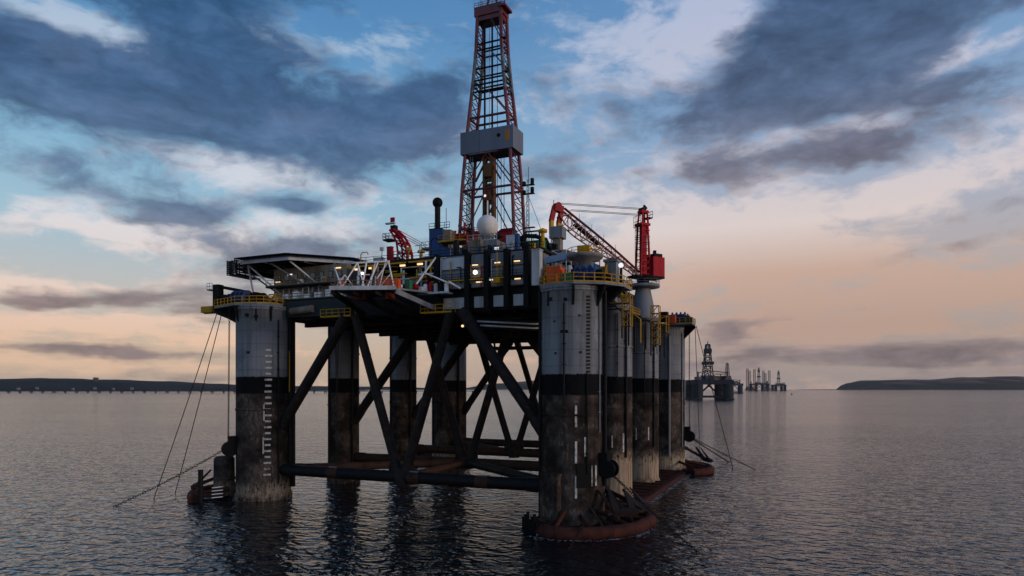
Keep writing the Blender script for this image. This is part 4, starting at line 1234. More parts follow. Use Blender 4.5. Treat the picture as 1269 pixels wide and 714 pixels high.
m.tube((ax_, ay_, 63), (ax_, ay_, 66), .06, 5); m.box(ax_ - 1.0, ax_ + 1.4, ay_ - .4, ay_ + .4, 53.4, 53.55); m.build('aerial_array', STEEL, amo)
m = MB(); m.tube((ax_, ay_, 54), (ax_ + 4.5, ay_ - 1, 43), .05, 4); m.tube((ax_, ay_, 60), (ax_ + 7, ay_ - 1, 43), .05, 4); m.tube((ax_, ay_, 60), (ax_ - 5, ay_ + 3, 51), .05, 4); m.build('guy_wire', STEEL, amo)
m = MB(); m.box(ax_ - 1.1, ax_ + 1.1, ay_ - 1.1, ay_ + 1.1, 42.71, 46.5); m.build('mast_base', GREY, amo)

# ---- boom rest tower, hose, equipment deck at right
br = P_('boom_rest', MB().box(18.2, 20.8, -13.2, -10.8, 49.0, 51.2), GREY)
m = MB(); m.box(18.7, 20.3, -12.8, -11.2, 42.71, 49.0); m.build('post', CREAM, br)
m = MB(); m.ball((20.1, -13.2, 46.6), .28); m.build('lamp', LAMPW, br)
m = MB(); m.box(15.5, 25, -27, -17, 42.71, 44.0); P_('equipment_deck', m, STEEL)
m = MB(); m.path([(15.5, -24.5, 44.2), (16.4, -24.5, 46.6), (18, -24.5, 47.2), (20, -24.5, 46.9), (21.8, -24.5, 46.2), (22.5, -24.5, 44.6)], .38, 10); P_('hose_loop', m, BLACK)
for k in range(7):
    x = 16 + k * 1.35; m = MB(); m.box(x, x + .9, -28 + (k % 3) * 1.5, -27 + (k % 3) * 1.5, 42.71, 43.6 + (k % 4) * .5); P_('equipment_cabinet', m, [CREAM, GREY, STEEL, YELLOW][k % 4])

# ---- main crane on the third right-hand column
CB = Vector((30.5, 12, 0)); CF = Vector((-12.8, -16.0, 0)).normalized()
CM = Matrix.Translation(CB) @ Matrix.Rotation(math.atan2(CF.y, CF.x), 4, 'Z')     # +X = towards the boom tip
cr = MB(); cr.lathe(30.5, 12, [(2.5, 35.6), (2.5, 37.0), (2.2, 39), (1.65, 41.6), (1.6, 42.6)], 28)
cro = P_('crane', cr, GREY)
m = MB(); m.lathe(30.5, 12, [(1.6, 42.0), (3.5, 42.2), (3.6, 42.4), (3.6, 42.7), (1.5, 42.72)], 28); m.rail([(30.5 + 3.5 * math.cos(R(24 * k)), 12 + 3.5 * math.sin(R(24 * k)), 42.7) for k in range(15)], 1.1, .05, 1.5, closed=True)
m.build('walkway', GREY, cro)
m = MB(); m.lathe(30.5, 12, [(1.35, 42.7), (1.35, 44.2), (2.2, 44.3), (2.2, 44.7), (.1, 44.72)], 24); m.box(-4.6, 3.0, -1.7, 1.7, 44.3, 44.75, M=CM); m.build('slewing_ring', BLACK, cro)
m = MB(); m.box(-4.5, -1.4, -1.6, 1.8, 44.75, 48.9, M=CM); m.build('machinery_house', REDLIT, cro)
m = MB(); m.box(-4.2, -2.0, -1.4, 1.4, 48.9, 49.7, M=CM); m.tube((-3.2, 0, 49.7), (-3.2, 0, 50.6), .4, 10, M=CM); m.build('engine_cover', BLACK, cro)
m = MB(); m.box(-4.3, -2.2, -1.66, -1.61, 48.2, 48.6, M=CM); m.build('house_stripe', YELLOW, cro)
m = MB()
for s in (-.95, .95):
    m.beam((1.3, s, 44.7), (.8, s * .85, 56), .34, .34, M=CM); m.beam((-1.2, s, 44.7), (-.6, s * .85, 56), .34, .34, M=CM)
    for k in range(8):
        z = 45.2 + k * 1.35; m.beam((1.25, s, z), (-1.1, s, z + 1.35), .12, .12, M=CM); m.beam((-1.1, s, z), (1.25, s, z), .14, .14, M=CM)
m.box(-.5, .45, -.7, .7, 45, 56.2, M=CM)
m.box(-1.1, 1.4, -1.2, 1.2, 55.6, 56.1, M=CM); m.beam((.8, .8, 56), (.5, .6, 59.0), .3, .3, M=CM); m.beam((.8, -.8, 56), (.5, -.6, 59.0), .3, .3, M=CM)
m.beam((-.9, -.6, 56), (-.7, -.5, 60.4), .32, .32, M=CM); m.beam((-.9, .6, 56), (-.7, .5, 59), .32, .32, M=CM)
m.box(-1.0, .9, -.8, .8, 58.4, 58.9, M=CM)
m.build('mast', REDLIT, cro)
m = MB(); m.tube((.2, -.7, 59.1), (.2, .7, 59.1), .55, 14, M=CM); m.box(-1.9, -.6, -.9, .9, 57.3, 57.5, M=CM); m.rail([(-1.9, -.9, 57.5), (-1.9, .9, 57.5)], 1.4, .07, .8, M=CM)
m.rail([(1.6, -1.2, 55.2), (1.6, 1.2, 55.2)], 2.4, .06, .8, M=CM); m.tube((-.7, -.4, 60.2), (-1.3, -.4, 59.6), .25, 8, M=CM); m.build('sheave_platform', BLACK, cro)
m = MB(); m.ladder((1.9, 0, 44.8), (1.9, 0, 56), .6, (0, 1, 0), .5, .06, M=CM)
for k in range(5): m.beam((1.2, 0, 46 + k * 2.2), (1.95, 0, 46 + k * 2.2), .6, .08, M=CM)
m.build('mast_ladder', BLACK, cro)
foot = Vector((1.6, 0, 45.3)); tip = Vector((20.6, 0, 56.6))
bd = (tip - foot).normalized(); bn = Vector((-bd.z, 0, bd.x))
bm = MB(); bl = MB()
L = (tip - foot).length
def depth(u): return .5 + 2.6 * min(1, u / .75) if u < .93 else 2.6 + .5 - (u - .93) * 14
NB = 12
for s in (-1, 1):
    top = []; bot = []
    for k in range(NB + 1):
        u = k / NB; w = .5 + .5 * math.sin(math.pi * min(1, u * 1.1) * .9)
        c_ = foot + bd * (L * u)
        top.append(c_ + bn * .25 + Vector((0, s * w, 0))); bot.append(c_ - bn * max(.7, depth(u) * .78) + Vector((0, s * w, 0)))
    for k in range(NB):
        bm.tube(top[k], top[k + 1], .24, 6, M=CM); bl.tube(bot[k], bot[k + 1], .15, 6, M=CM)
        if k % 2: bl.tube(top[k], bot[k + 1], .10, 5, M=CM)
        else: bl.tube(bot[k], top[k + 1], .10, 5, M=CM)
        bl.tube(top[k], bot[k], .09, 5, M=CM)
    if s == -1: T0, B0 = top, bot
for k in range(NB + 1):
    bl.tube(T0[k], T0[k] * 1 + Vector((0, -2 * T0[k].y, 0)), .09, 5, M=CM); bl.tube(B0[k], B0[k] + Vector((0, -2 * B0[k].y, 0)), .09, 5, M=CM)
boom = bm.build('boom', paint('boom_red_paint', (.10, .012, .016), .5), cro)
bl.build('boom_lacing', paint('faded_red_paint', (.34, .16, .14), .5), boom)
m = MB(); m.box(11.0, 18.0, -.5, .5, -.2, .1, M=CM @ Matrix.Translation((foot.x - 1.6 + 2.0, 0, foot.z)) @ Matrix.Rotation(-math.atan2(bd.z, bd.x), 4, 'Y') @ Matrix.Translation((0, 0, -.5)))
m.build('boom_walkway', STEEL, boom)
m = MB()
m.beam(tip, tip + Vector((2.0, 0, .3)), 1.3, 1.3, M=CM); m.beam(tip + Vector((1.8, 0, .5)), tip + Vector((2.6, 0, -2.6)), .9, .7, M=CM)
m.beam(tip + Vector((.2, 0, -.4)), tip + Vector((.8, 0, -2.8)), .9, .8, M=CM); m.tube(tip + Vector((1.2, -.7, .6)), tip + Vector((1.2, .7, .6)), .75, 14, M=CM)
m.tube(tip + Vector((2.0, 0, .6)), tip + Vector((2.0, 0, 1.8)), .08, 5, M=CM)
m.build('boom_head', RED, cro)
m = MB(); m.box(tip.x + 2.2, tip.x + 2.9, -.4, .4, tip.z - 5.0, tip.z - 2.4, M=CM); m.box(tip.x + .3, tip.x + 1.2, -.4, .4, tip.z - 4.6, tip.z - 2.6, M=CM); m.tube(tip + Vector((.75, 0, -4.6)), tip + Vector((.75, 0, -5.8)), .25, 8, M=CM)
m.build('hook_block', YELLOW, cro)
m = MB()
for s in (-.45, .45):
    m.tube((.2, s, 59.3), tip + Vector((1.2, s, 1.2)), .06, 5, M=CM); m.tube((.2, s, 58.0), tip + Vector((-1.8, s, .2)), .06, 5, M=CM)
m.build('boom_cable', STEEL, cro)
for k in range(4):   # hazard lights / whip aerials on the boom
    m = MB(); u = .3 + .16 * k; q = foot + bd * (L * u); m.tube(q, q + Vector((0, 0, 2.2)), .05, 4, M=CM); m.build('whip_aerial', GREY, cro)
# dark box house behind the crane pedestal
m = MB(); m.box(31.6, 33.4, 24, 26, 35.9, 38.2); P_('control_cabin', m, STEEL)
# second-column head machinery
m = MB(); m.lathe(30.5, -12, [(2.4, 35.7), (2.4, 36.2), (1.2, 36.6), (1.2, 39.2), (.1, 39.3)], 20); P_('ballast_pump', m, GREY)

# ---- smaller red crane at the left, folded
sc = P_('small_crane', MB().lathe(-13.2, -15, [(1.3, 42.71), (1.3, 45.5), (1.8, 45.6), (1.8, 46.0), (.1, 46.02)], 18), RED)
arc = [(-11.6, 46.0), (-11.6, 48.0), (-12.2, 50.0), (-13.4, 51.8), (-14.9, 53.2)]
arc2 = [(-14.0, 46.0), (-13.9, 48.4), (-14.2, 50.4), (-15.0, 52.0), (-15.9, 53.2)]
m = MB()
for y in (-15.9, -14.1):
    m.path([(x, y, z) for x, z in arc], .28, 8); m.path([(x, y, z) for x, z in arc2], .22, 8)
    for (a_, b_) in zip(arc, arc2): m.tube((a_[0], y, a_[1]), (b_[0], y, b_[1]), .14, 5)
    for i in range(4): m.tube((arc[i][0], y, arc[i][1]), (arc2[i + 1][0], y, arc2[i + 1][1]), .14, 5)
for (a_, b_) in zip(arc, arc2):
    m.tube((a_[0], -15.9, a_[1]), (a_[0], -14.1, a_[1]), .15, 5); m.tube((b_[0], -15.9, b_[1]), (b_[0], -14.1, b_[1]), .15, 5)
m.build('jib', REDLIT, sc)
m = MB()
for (x, z) in ((-16.8, 51.2), (-15.6, 47.3)):
    m.box(x - .7, x + 2.0, -16, -14, z - .15, z); m.rail([(x + 1.6, -16, z), (x - .7, -16, z), (x - .7, -14, z)], 1.3, .06, .9)
m.box(-16.0, -14.8, -15.5, -14.5, 53.0, 54.2); m.build('service_platform', STEEL, sc)
m = MB(); m.box(-17.4, -15.2, -15.3, -14.7, 54.6, 54.9); m.tube((-15.4, -15, 54), (-15.4, -15, 55.2), .1, 5); m.build('wind_vane', PALE, sc)
m = MB(); m.box(-16.2, -15.2, -15.2, -15.0, 55.0, 55.9); m.build('flag', REDLIT, sc)
m = MB()
for k in range(3): m.tube((-14.6 - k * .1, -15.4 + k * .4, 53.4 - k * .5), (-4.6, -19.8, 48.2 - k * .4), .055, 5)
m.build('stay_cable', STEEL, sc)

# ---- ropes and hoses hanging below the deck (parts of the rig)
def hang(x, y, z0, z1, sag=0.0, r_=.06):
    m = MB(); pts = []
    for k in range(9):
        u = k / 8; pts.append((x + sag * math.sin(math.pi * u), y, z0 + (z1 - z0) * u))
    m.path(pts, r_, 5); return P_('hanging_rope', m, STEEL)
hang(-18.6, -30, 33, .2, .2); hang(-19.4, -28, 33, .3, -.3); hang(-9.5, -20, 33, 22, .9); hang(-8.8, -20, 33, 24, -.7); hang(6.5, 22, 33, 14, .8); hang(9.5, 22, 33, 2, .1)
m = MB()
for k in range(4):
    m.path([(1.0 + .45 * math.cos(R(30 * j)) * (1 + .1 * k), -2 + .1 * k, 28.8 + 1.9 * math.sin(R(30 * j)) * (1 + .06 * k)) for j in range(12)], .11, 5, closed=True)
m.tube((1.0, -2, 30.5), (1.0, -2, 33), .07, 5); P_('coiled_hose', m, BLACK)
m = MB(); m.ball((12.0, -36.7, 30.6), .22); P_('lamp', m, LAMPW)

# ---- finer fittings seen along the front of the rig
rnd = random.Random(23)
for k in range(9):      # vertical service pipes and cable trays on the deckhouse wall
    x = 7.6 + k * 1.85
    m = MB(); z0 = rnd.uniform(36.9, 38.2); z1 = rnd.uniform(40, 42.2); m.tube((x, -36.0, z0), (x, -36.0, z1), .09, 6); m.tube((x, -36.0, z1), (x + rnd.uniform(-1.2, 1.2), -36.0, z1), .09, 6)
    P_('service_pipe', m, [PALE, YELLOW, STEEL, CREAM, RED][k % 5])
m = MB(); m.box(17.6, 18.6, -37.0, -36.3, 37.2, 38.0); m.tube((18.1, -36.6, 38.0), (18.1, -36.6, 42.2), .06, 5); P_('hoist', m, YELLOW)
for k in range(14):     # small items stowed along the quarters' galleries
    x = rnd.uniform(-30, -14); lvl = 37.12 if k % 2 else 39.87; h_ = rnd.uniform(.5, 1.3); w = rnd.uniform(.3, .9)
    m = MB(); m.box(x, x + w, -34.1, -33.3, lvl, lvl + h_); P_('deck_locker', m, [WHITE, CREAM, YELLOW, PALE, GREY, WHITE, RED][k % 7])
for k in range(7):
    x = -28 + k * 2.3; m = MB(); m.path([(x, -33.5, 37.1), (x, -33.5, 39.2), (x + 1.4, -33.5, 39.3), (x + 1.4, -33.5, 37.4)], .12, 6); P_('pipe_loop', m, [PALE, CREAM, WHITE][k % 3])
for k in range(38):     # bright pipework behind the white truss
    x = rnd.uniform(-11, 6); z = rnd.uniform(37, 41); m = MB()
    if k % 2: m.tube((x, -35.0, z), (x, -35.0, min(42, z + rnd.uniform(1, 3.5))), rnd.uniform(.1, .25), 8)
    else: m.tube((x, -35.2, z), (min(6.3, x + rnd.uniform(1, 4)), -35.2, z), rnd.uniform(.08, .18), 8)
    P_('pipe_run', m, [WHITE, YELLOW, CREAM, WHITE, PALE, RED, YELLOW][k % 7])
for k in range(10):
    x = -7.2 + k * 1.35; m = MB(); h_ = rnd.uniform(.5, 1.5); w = rnd.uniform(.3, .8)
    m.box(x, x + w, -38.6, -37.6, 36.46, 36.46 + h_); P_('deck_locker', m, [CREAM, WHITE, YELLOW, RED, PALE][k % 5])
# skyline of small masts, davits and vents along the upper deck
for k in range(16):
    x = -11 + k * 2.3; y = rnd.uniform(-33, -24); h_ = rnd.uniform(1.2, 3.6)
    if -4.2 < x < 5 : y = -31
    m = MB(); m.tube((x, y, 42.7), (x, y, 42.7 + h_), .10, 6)
    if k % 3 == 0: m.path([(x, y, 42.7 + h_), (x + .3, y, 43.1 + h_), (x + 1.4, y, 43.1 + h_), (x + 1.6, y, 42.6 + h_)], .09, 6)
    elif k % 3 == 1: m.box(x - .35, x + .35, y - .25, y + .25, 42.7 + h_, 43.3 + h_)
    else: m.box(x - .9, x + .9, y - .06, y + .06, 42.5 + h_, 42.62 + h_)
    P_('davit', m, [YELLOW, PALE, STEEL, CREAM][k % 4])
# stores between the near platform and the deckhouse
for k in range(9):
    x = 24.8 + (k % 3) * 1.5; y = -31.5 + (k // 3) * 2.2; h_ = rnd.uniform(1.0, 3.2)
    m = MB(); m.box(x, x + 1.2, y, y + 1.4, 36.85, 36.85 + h_); m.box(x - .05, x + 1.25, y - .05, y + 1.45, 36.85 + h_, 36.97 + h_); P_('equipment_cabinet', m, [STEEL, CREAM, GREY, YELLOW, PALE][k % 5])
m = MB(); m.tube((33.6, -32.4, 37.9), (35.0, -32.4, 37.9), 1.5, 20); m.tube((33.5, -32.4, 37.9), (33.62, -32.4, 37.9), 1.8, 20); m.tube((35.0, -32.4, 37.9), (35.12, -32.4, 37.9), 1.8, 20); m.box(33.4, 35.2, -33, -31.8, 36.0, 37.2)
P_('hose_reel', m, paint('ochre_paint', (.20, .11, .02), .6))
# dark tangle of struts, fenders and old lashings round the near column foot
for k in range(9):
    a_ = R(14 + k * 8.5); q = Vector((30.5 + math.sin(a_ + R(18)) * 5.1, -36 - math.cos(a_ + R(18)) * 5.1, 0)); r2 = rnd.uniform(7.5, 10.2)
    e = Vector((30.5 + math.sin(a_ + R(18 + rnd.uniform(-14, 14))) * r2, -36 - math.cos(a_ + R(18)) * r2, 0))
    m = MB(); m.tube((q.x, q.y, rnd.uniform(1.5, 6.0)), (e.x, e.y, rnd.uniform(.8, 1.8)), rnd.uniform(.10, .26), 7); P_('rack_strut', m, [CHAIN, BROWNPIPE, STEEL][k % 3])
for k in range(6):
    m = MB(); x = 24.6 + k * .55; m.tube((x, -41.2 - k * .5, -1), (x, -41.2 - k * .5, 1.4 + (k % 3) * .5), .26, 8); P_('fender_pile', m, BLACK)

rnd = random.Random(31)
for k in range(26):     # drill-floor gear inside the derrick foot
    x = rnd.uniform(-6, 6.4); y = rnd.uniform(-4.5, -2.6); m = MB(); z = 50.92; h_ = rnd.uniform(1.0, 4.2); w = rnd.uniform(.2, .7)
    if k % 3 == 0: m.tube((x, y, z), (x, y, z + h_ * 1.6), .10 + w * .2, 8); m.box(x - w, x + w, y - .3, y + .3, z + h_ * 1.1, z + h_ * 1.1 + .5)
    elif k % 3 == 1: m.box(x - w, x + w, y - w * .6, y + w * .6, z, z + h_ * .8); m.rail([(x - w, y - w * .6, z + h_ * .8), (x + w, y - w * .6, z + h_ * .8)], .9, .05, .6)
    else: m.beam((x, y, z), (x + rnd.uniform(-2, 2), y + .3, z + h_ * 1.4), .28, .28)
    P_('drill_floor_gear', m, [RED, CREAM, STEEL, RED, WHITE, GREY, BROWNPIPE][k % 7])
for k in range(22):     # cable trays, lamps posts and small vents on the near skyline
    x = rnd.uniform(16, 33); y = rnd.uniform(-30, 6); z = 42.72 if x < 24.5 else 35.96; m = MB(); h_ = rnd.uniform(1.2, 3.4) + (3.5 if x >= 24.5 else 0)
    m.tube((x, y, z), (x, y, z + h_), .09, 6)
    if k % 2: m.box(x - .5, x + .5, y - .3, y + .3, z + h_ - .9, z + h_ - .2)
    else: m.tube((x - .9, y, z + h_ - .4), (x + .9, y, z + h_ - .4), .07, 5); m.tube((x - .9, y, z + h_ - 1.3), (x + .9, y, z + h_ - 1.3), .07, 5)
    P_('service_post', m, [CREAM, YELLOW, PALE, GREY, RED][k % 5])
scaffold(25.0, 27.4, -30.0, -27.5, 36.86, 43.0, 4, 'scaffold', PALE)
scaffold(28.6, 31.0, -26.0, -23.0, 35.96, 43.5, 5, 'scaffold', GREY)
scaffold(27.0, 29.2, 2.0, 5.0, 35.96, 42.5, 4, 'scaffold', CREAM)

# =================================================================== loose things on the rig
RM = Matrix.Translation((-4.35, 149.2, 0)) @ Matrix.Rotation(RZ, 4, 'Z')
def rw(x, y, z): return RM @ Vector((x, y, z))
def container(name, label, cat, x, y, z, sx_, sy_, sz_, mat, group=None, rz=0.0):
    t = thing(name, label, cat, rw(x, y, z), RZ + rz, group)
    m = MB(); m.box(-sx_ / 2 + .06, sx_ / 2 - .06, -sy_ / 2 + .06, sy_ / 2 - .06, .12, sz_ - .06)
    k = max(3, int(sx_ / .35))
    for i in range(k):
        xx = -sx_ / 2 + .1 + (sx_ - .2) * i / k
        m.box(xx, xx + (sx_ - .2) / k * .5, -sy_ / 2 + .02, sy_ / 2 - .02, .16, sz_ - .1)
    m.build('body', mat, t)
    m = MB()
    for xx in (-sx_ / 2, sx_ / 2 - .14):
        for yy in (-sy_ / 2, sy_ / 2 - .14):
            m.box(xx, xx + .14, yy, yy + .14, 0, sz_)
    m.box(-sx_ / 2, sx_ / 2, -sy_ / 2 - .005, -sy_ / 2 + .1, 0, .14); m.box(-sx_ / 2, sx_ / 2, -sy_ / 2 - .005, -sy_ / 2 + .1, sz_ - .12, sz_ + .005)
    m.build('frame', mat, t)
    for q in (-.2, .2):
        m = MB(); m.tube((sx_ * q, -sy_ / 2 - .05, .25), (sx_ * q, -sy_ / 2 - .05, sz_ - .2), .04, 5); m.build('door_bar', GREY, t)
    return t
container('cargo_box', 'bright orange box on the near corner platform beside the stair tower', 'container', 28.0, -36.6, 36.0, 2.2, 2.2, 3.0, ORANGE)
container('cargo_box', 'small green box behind the yellow railing of the nearest platform', 'container', 30.6, -38.6, 36.0, 1.4, 1.2, 1.5, GREEN)
container('cargo_box', 'dark green container under a black hose loop beside the boom rest', 'container', 20.0, -24.6, 44.0, 4.2, 2.0, 2.0, GREEN)
container('cargo_box', 'orange red box among the white struts of the front cantilever platform', 'container', 1.6, -42.2, 36.45, 3.4, 1.8, 1.6, ORANGE, rz=.35)
container('cargo_box', 'tiny green box next to the orange red one on the cantilever platform', 'container', 4.1, -40.4, 36.45, .9, .9, 1.6, GREEN)
container('cargo_box', 'red box on the farthest right column platform beside blue winches', 'container', 33.0, 31.0, 36.0, 2.2, 1.6, 2.0, ORANGE)
for k, (x, y, z, lab) in enumerate(((-7.0, -43.5, 36.45, 'rusty orange drum at the left end of the cantilever platform'), (29.2, -31.5, 36.0, 'rusty orange drum behind the orange box on the near platform'))):
    d_ = thing('oil_drum', lab, 'drum', rw(x, y, z), RZ)
    m = MB(); m.lathe(0, 0, [(.05, .001), (.55, .002), (.55, .55), (.6, .58), (.55, .61), (.55, 1.15), (.6, 1.18), (.55, 1.21), (.55, 1.7), (.05, 1.68)], 18); m.build('body', ORANGE, d_)
    m = MB(); m.tube((.3, 0, 1.69), (.3, 0, 1.75), .08, 8); m.build('cap', STEEL, d_)

# ---- mooring chains and wires (world coordinates come from rig coordinates)
def chain_thing(p, q, label, sag=0.0, r_=.20, link=.75, group=None, name='mooring_chain', cat='chain'):
    p, q = rw(*p), rw(*q); L = (q - p).length; n_ = max(2, int(L / link))
    pts = [p.lerp(q, i / n_) + Vector((0, 0, -sag * 4 * (i / n_) * (1 - i / n_))) for i in range(n_ + 1)]
    m = MB()
    for i, (a_, b_) in enumerate(zip(pts[:-1], pts[1:])):
        d = (b_ - a_); ln = d.length; d.normalize()
        up = Vector((0, 0, 1)) if abs(d.z) < .9 else Vector((1, 0, 0))
        s = d.cross(up).normalized(); u = s.cross(d).normalized()
        w_ = s if i % 2 else u
        c_ = (a_ + b_) / 2
        loop = []
        for j in range(10):
            an = 2 * math.pi * j / 10
            loop.append(c_ + d * (math.cos(an) * ln * .62) + w_ * (math.sin(an) * r_ * 1.25))
        m.path(loop, r_ * .45, 5, closed=True)
    o = m.build(name, CHAIN)
    return tag(o, label, cat, group)
def wire_thing(p, q, label, r_=.07, sag=.6, group=None):
    p, q = rw(*p), rw(*q)
    m = MB(); m.path([p.lerp(q, i / 16) + Vector((0, 0, -sag * 4 * (i / 16) * (1 - i / 16))) for i in range(17)], r_, 5)
    return tag(m.build('mooring_wire', CHAIN), label, 'wire', group)
GW, GC = 'thin wires running from the rig to the sea', 'anchor chains of the near rig'
fb_, fa_, fd_ = fB, fA, fD
chain_thing((fb_.x - .6, fb_.y - .6, 9.3), (-47.9, -54.9, -.6), 'thick chain slanting from the left column fairlead far out to the water', .4, .14, .42, GC)
chain_thing((fb_.x, fb_.y, 35.6), (fb_.x - .2, fb_.y - .1, 10.4), 'dark chain hanging straight down beside the left column to its fairlead', 0, .12, .4, GC)
wire_thing((-40.5, -37.4, 35.6), (-47.8, -45.8, -.5), 'outer of two thin wires fanning from the left platform into the sea', .08, .4, GW)
wire_thing((-40.0, -36.8, 35.6), (-49.6, -39.6, -.5), 'inner of two thin wires fanning from the left platform into the sea', .08, .4, GW)
chain_thing((fd_.x + .5, fd_.y, 8.4), (51.9, 47.4, -.5), 'longer chain slanting right from the farthest right column to the sea', .1, .14, .5, GC)
chain_thing((fd_.x + .5, fd_.y, 8.2), (43.4, 64.2, -.5), 'shorter lower chain slanting from the farthest right column fairlead', .1, .13, .5, GC)
chain_thing((fd_.x, fd_.y, 35.6), (fd_.x, fd_.y, 10.0), 'chain hanging down beside the farthest right column', 0, .12, .45, GC)
wire_thing((37.6, 38.0, 35.8), (36.4, 55.5, -.5), 'nearly upright thin wire right of the farthest right column', .08, .3, GW)
wire_thing((38.0, 37.0, 35.8), (45.6, 48.8, -.5), 'thin wire slanting from the farthest platform out past the distant rigs', .09, .4, GW)
chain_thing((fa_.x + .3, fa_.y - .4, 8.2), (52.0, -48.4, -.6), 'long chain from the near column fairlead across the rack into the dark water', .2, .14, .45, GC)
chain_thing((35.4, -45.9, 1.9), (35.9, -62.0, -3.5), 'rusty chain dropping over the front of the curved red rack', -.4, .13, .42, GC)
# anchors stowed on the racks
def anchor(loc, rz, tilt, label, group='anchors stowed on the racks'):
    t = thing('anchor', label, 'anchor', rw(*loc), RZ + rz, group)
    t.rotation_euler = (0, tilt, RZ + rz)
    m = MB(); m.beam((0, 0, 0), (6.4, 0, 0), .5, .6); m.tube((6.6, -.5, 0), (6.6, .5, 0), .45, 10); m.build('shank', CHAIN, t)
    m = MB(); m.beam((.1, -2.0, 0), (.1, 2.0, 0), .8, .9); m.tube((0, -3.0, 0), (0, 3.0, 0), .22, 8); m.build('crown', CHAIN, t)
    for s in (-1, 1):
        m = MB(); m.add([(0, s * .7, -.2), (.2, s * 2.0, -.2), (3.6, s * 1.5, 1.5), (3.5, s * 1.1, 1.6), (0, s * .7, .25), (.2, s * 2.0, .25), (3.6, s * 1.5, 1.7), (3.5, s * 1.1, 1.8)],
              [(0, 1, 2, 3), (7, 6, 5, 4), (0, 4, 5, 1), (1, 5, 6, 2), (2, 6, 7, 3), (3, 7, 4, 0)]); m.build('fluke', CHAIN, t)
anchor((39.4, -38.6, 2.6), R(135), R(-24), 'black anchor on the red rack in front of the nearest column')
anchor((40.6, -32.4, 2.4), R(172), R(-20), 'black anchor on the red rack below the second right column')
anchor((40.0, 42.0, 2.4), R(215), R(-28), 'black anchor on the rack below the farthest right column')
anchor((-41.5, -42.0, 2.2), R(40), R(-22), 'black anchor on the rack by the left column post')

# ---- broken foam lapping round the steel
rnd = random.Random(41)
m = MB()
def fleck(x, y, s_):
    p = rw(x, y, 0.012 + rnd.random() * .01); k = 6; a0 = rnd.random() * 6
    m.add([p] + [(p.x + math.cos(a0 + j * 2 * math.pi / k) * s_ * rnd.uniform(.5, 1.5), p.y + math.sin(a0 + j * 2 * math.pi / k) * s_ * rnd.uniform(.3, .9), p.z) for j in range(k)],
          [(0, 1 + j, 1 + (j + 1) % k) for j in range(k)])
for (cx, cy, r_) in COLS[4:]:
    for k in range(110):
        a_ = rnd.uniform(0, 6.28); d_ = r_ + .35 + abs(rnd.gauss(0, .5)); fleck(cx + math.cos(a_) * d_, cy + math.sin(a_) * d_, rnd.uniform(.05, .22))
for k in range(420):
    y = rnd.uniform(-36, 40); fleck(37.3 + abs(rnd.gauss(0, .45)), y, rnd.uniform(.06, .28))
for k in range(200):
    a_ = rnd.uniform(-1.9, .2); fleck(31.5 + math.cos(a_) * (10.6 + abs(rnd.gauss(0, .5))), -36.5 + math.sin(a_) * (11.2 + abs(rnd.gauss(0, .5))), rnd.uniform(.05, .2))
tag(m.build('foam', paint('sea_foam', (.34, .35, .36), .8, (.18, .19, .2), .4, 1.0, streak=False, rust=0.0)), kind='stuff')

# =================================================================== distant rigs
DK = paint('distant_hull', (0.022, 0.026, 0.034), .7, (0.012, 0.013, 0.016), .5, .08, rust=.1)
DG = paint('distant_grey', (0.10, 0.105, 0.115), .7, (0.05, 0.05, 0.05), .5, .08, rust=.2)
DR = paint('distant_red', (0.16, 0.02, 0.018), .7, (0.07, 0.015, 0.015), .4, .08, rust=.1)
def lattice(m, x, y, z0, z1, w0, w1, n_, r_):
    for k in range(n_):
        u0, u1 = k / n_, (k + 1) / n_
        za, zb = z0 + (z1 - z0) * u0, z0 + (z1 - z0) * u1
        wa, wb = (w0 + (w1 - w0) * u0) / 2, (w0 + (w1 - w0) * u1) / 2
        q = [(-1, -1), (1, -1), (1, 1), (-1, 1)]
        for i in range(4):
            a_, b_ = q[i], q[(i + 1) % 4]
            m.tube((x + a_[0] * wa, y + a_[1] * wa, za), (x + a_[0] * wb, y + a_[1] * wb, zb), r_, 5)
            m.tube((x + a_[0] * wa, y + a_[1] * wa, za), (x + b_[0] * wb, y + b_[1] * wb, zb), r_ * .6, 4)
            m.tube((x + a_[0] * wb, y + a_[1] * wb, zb), (x + b_[0] * wb, y + b_[1] * wb, zb), r_ * .6, 4)
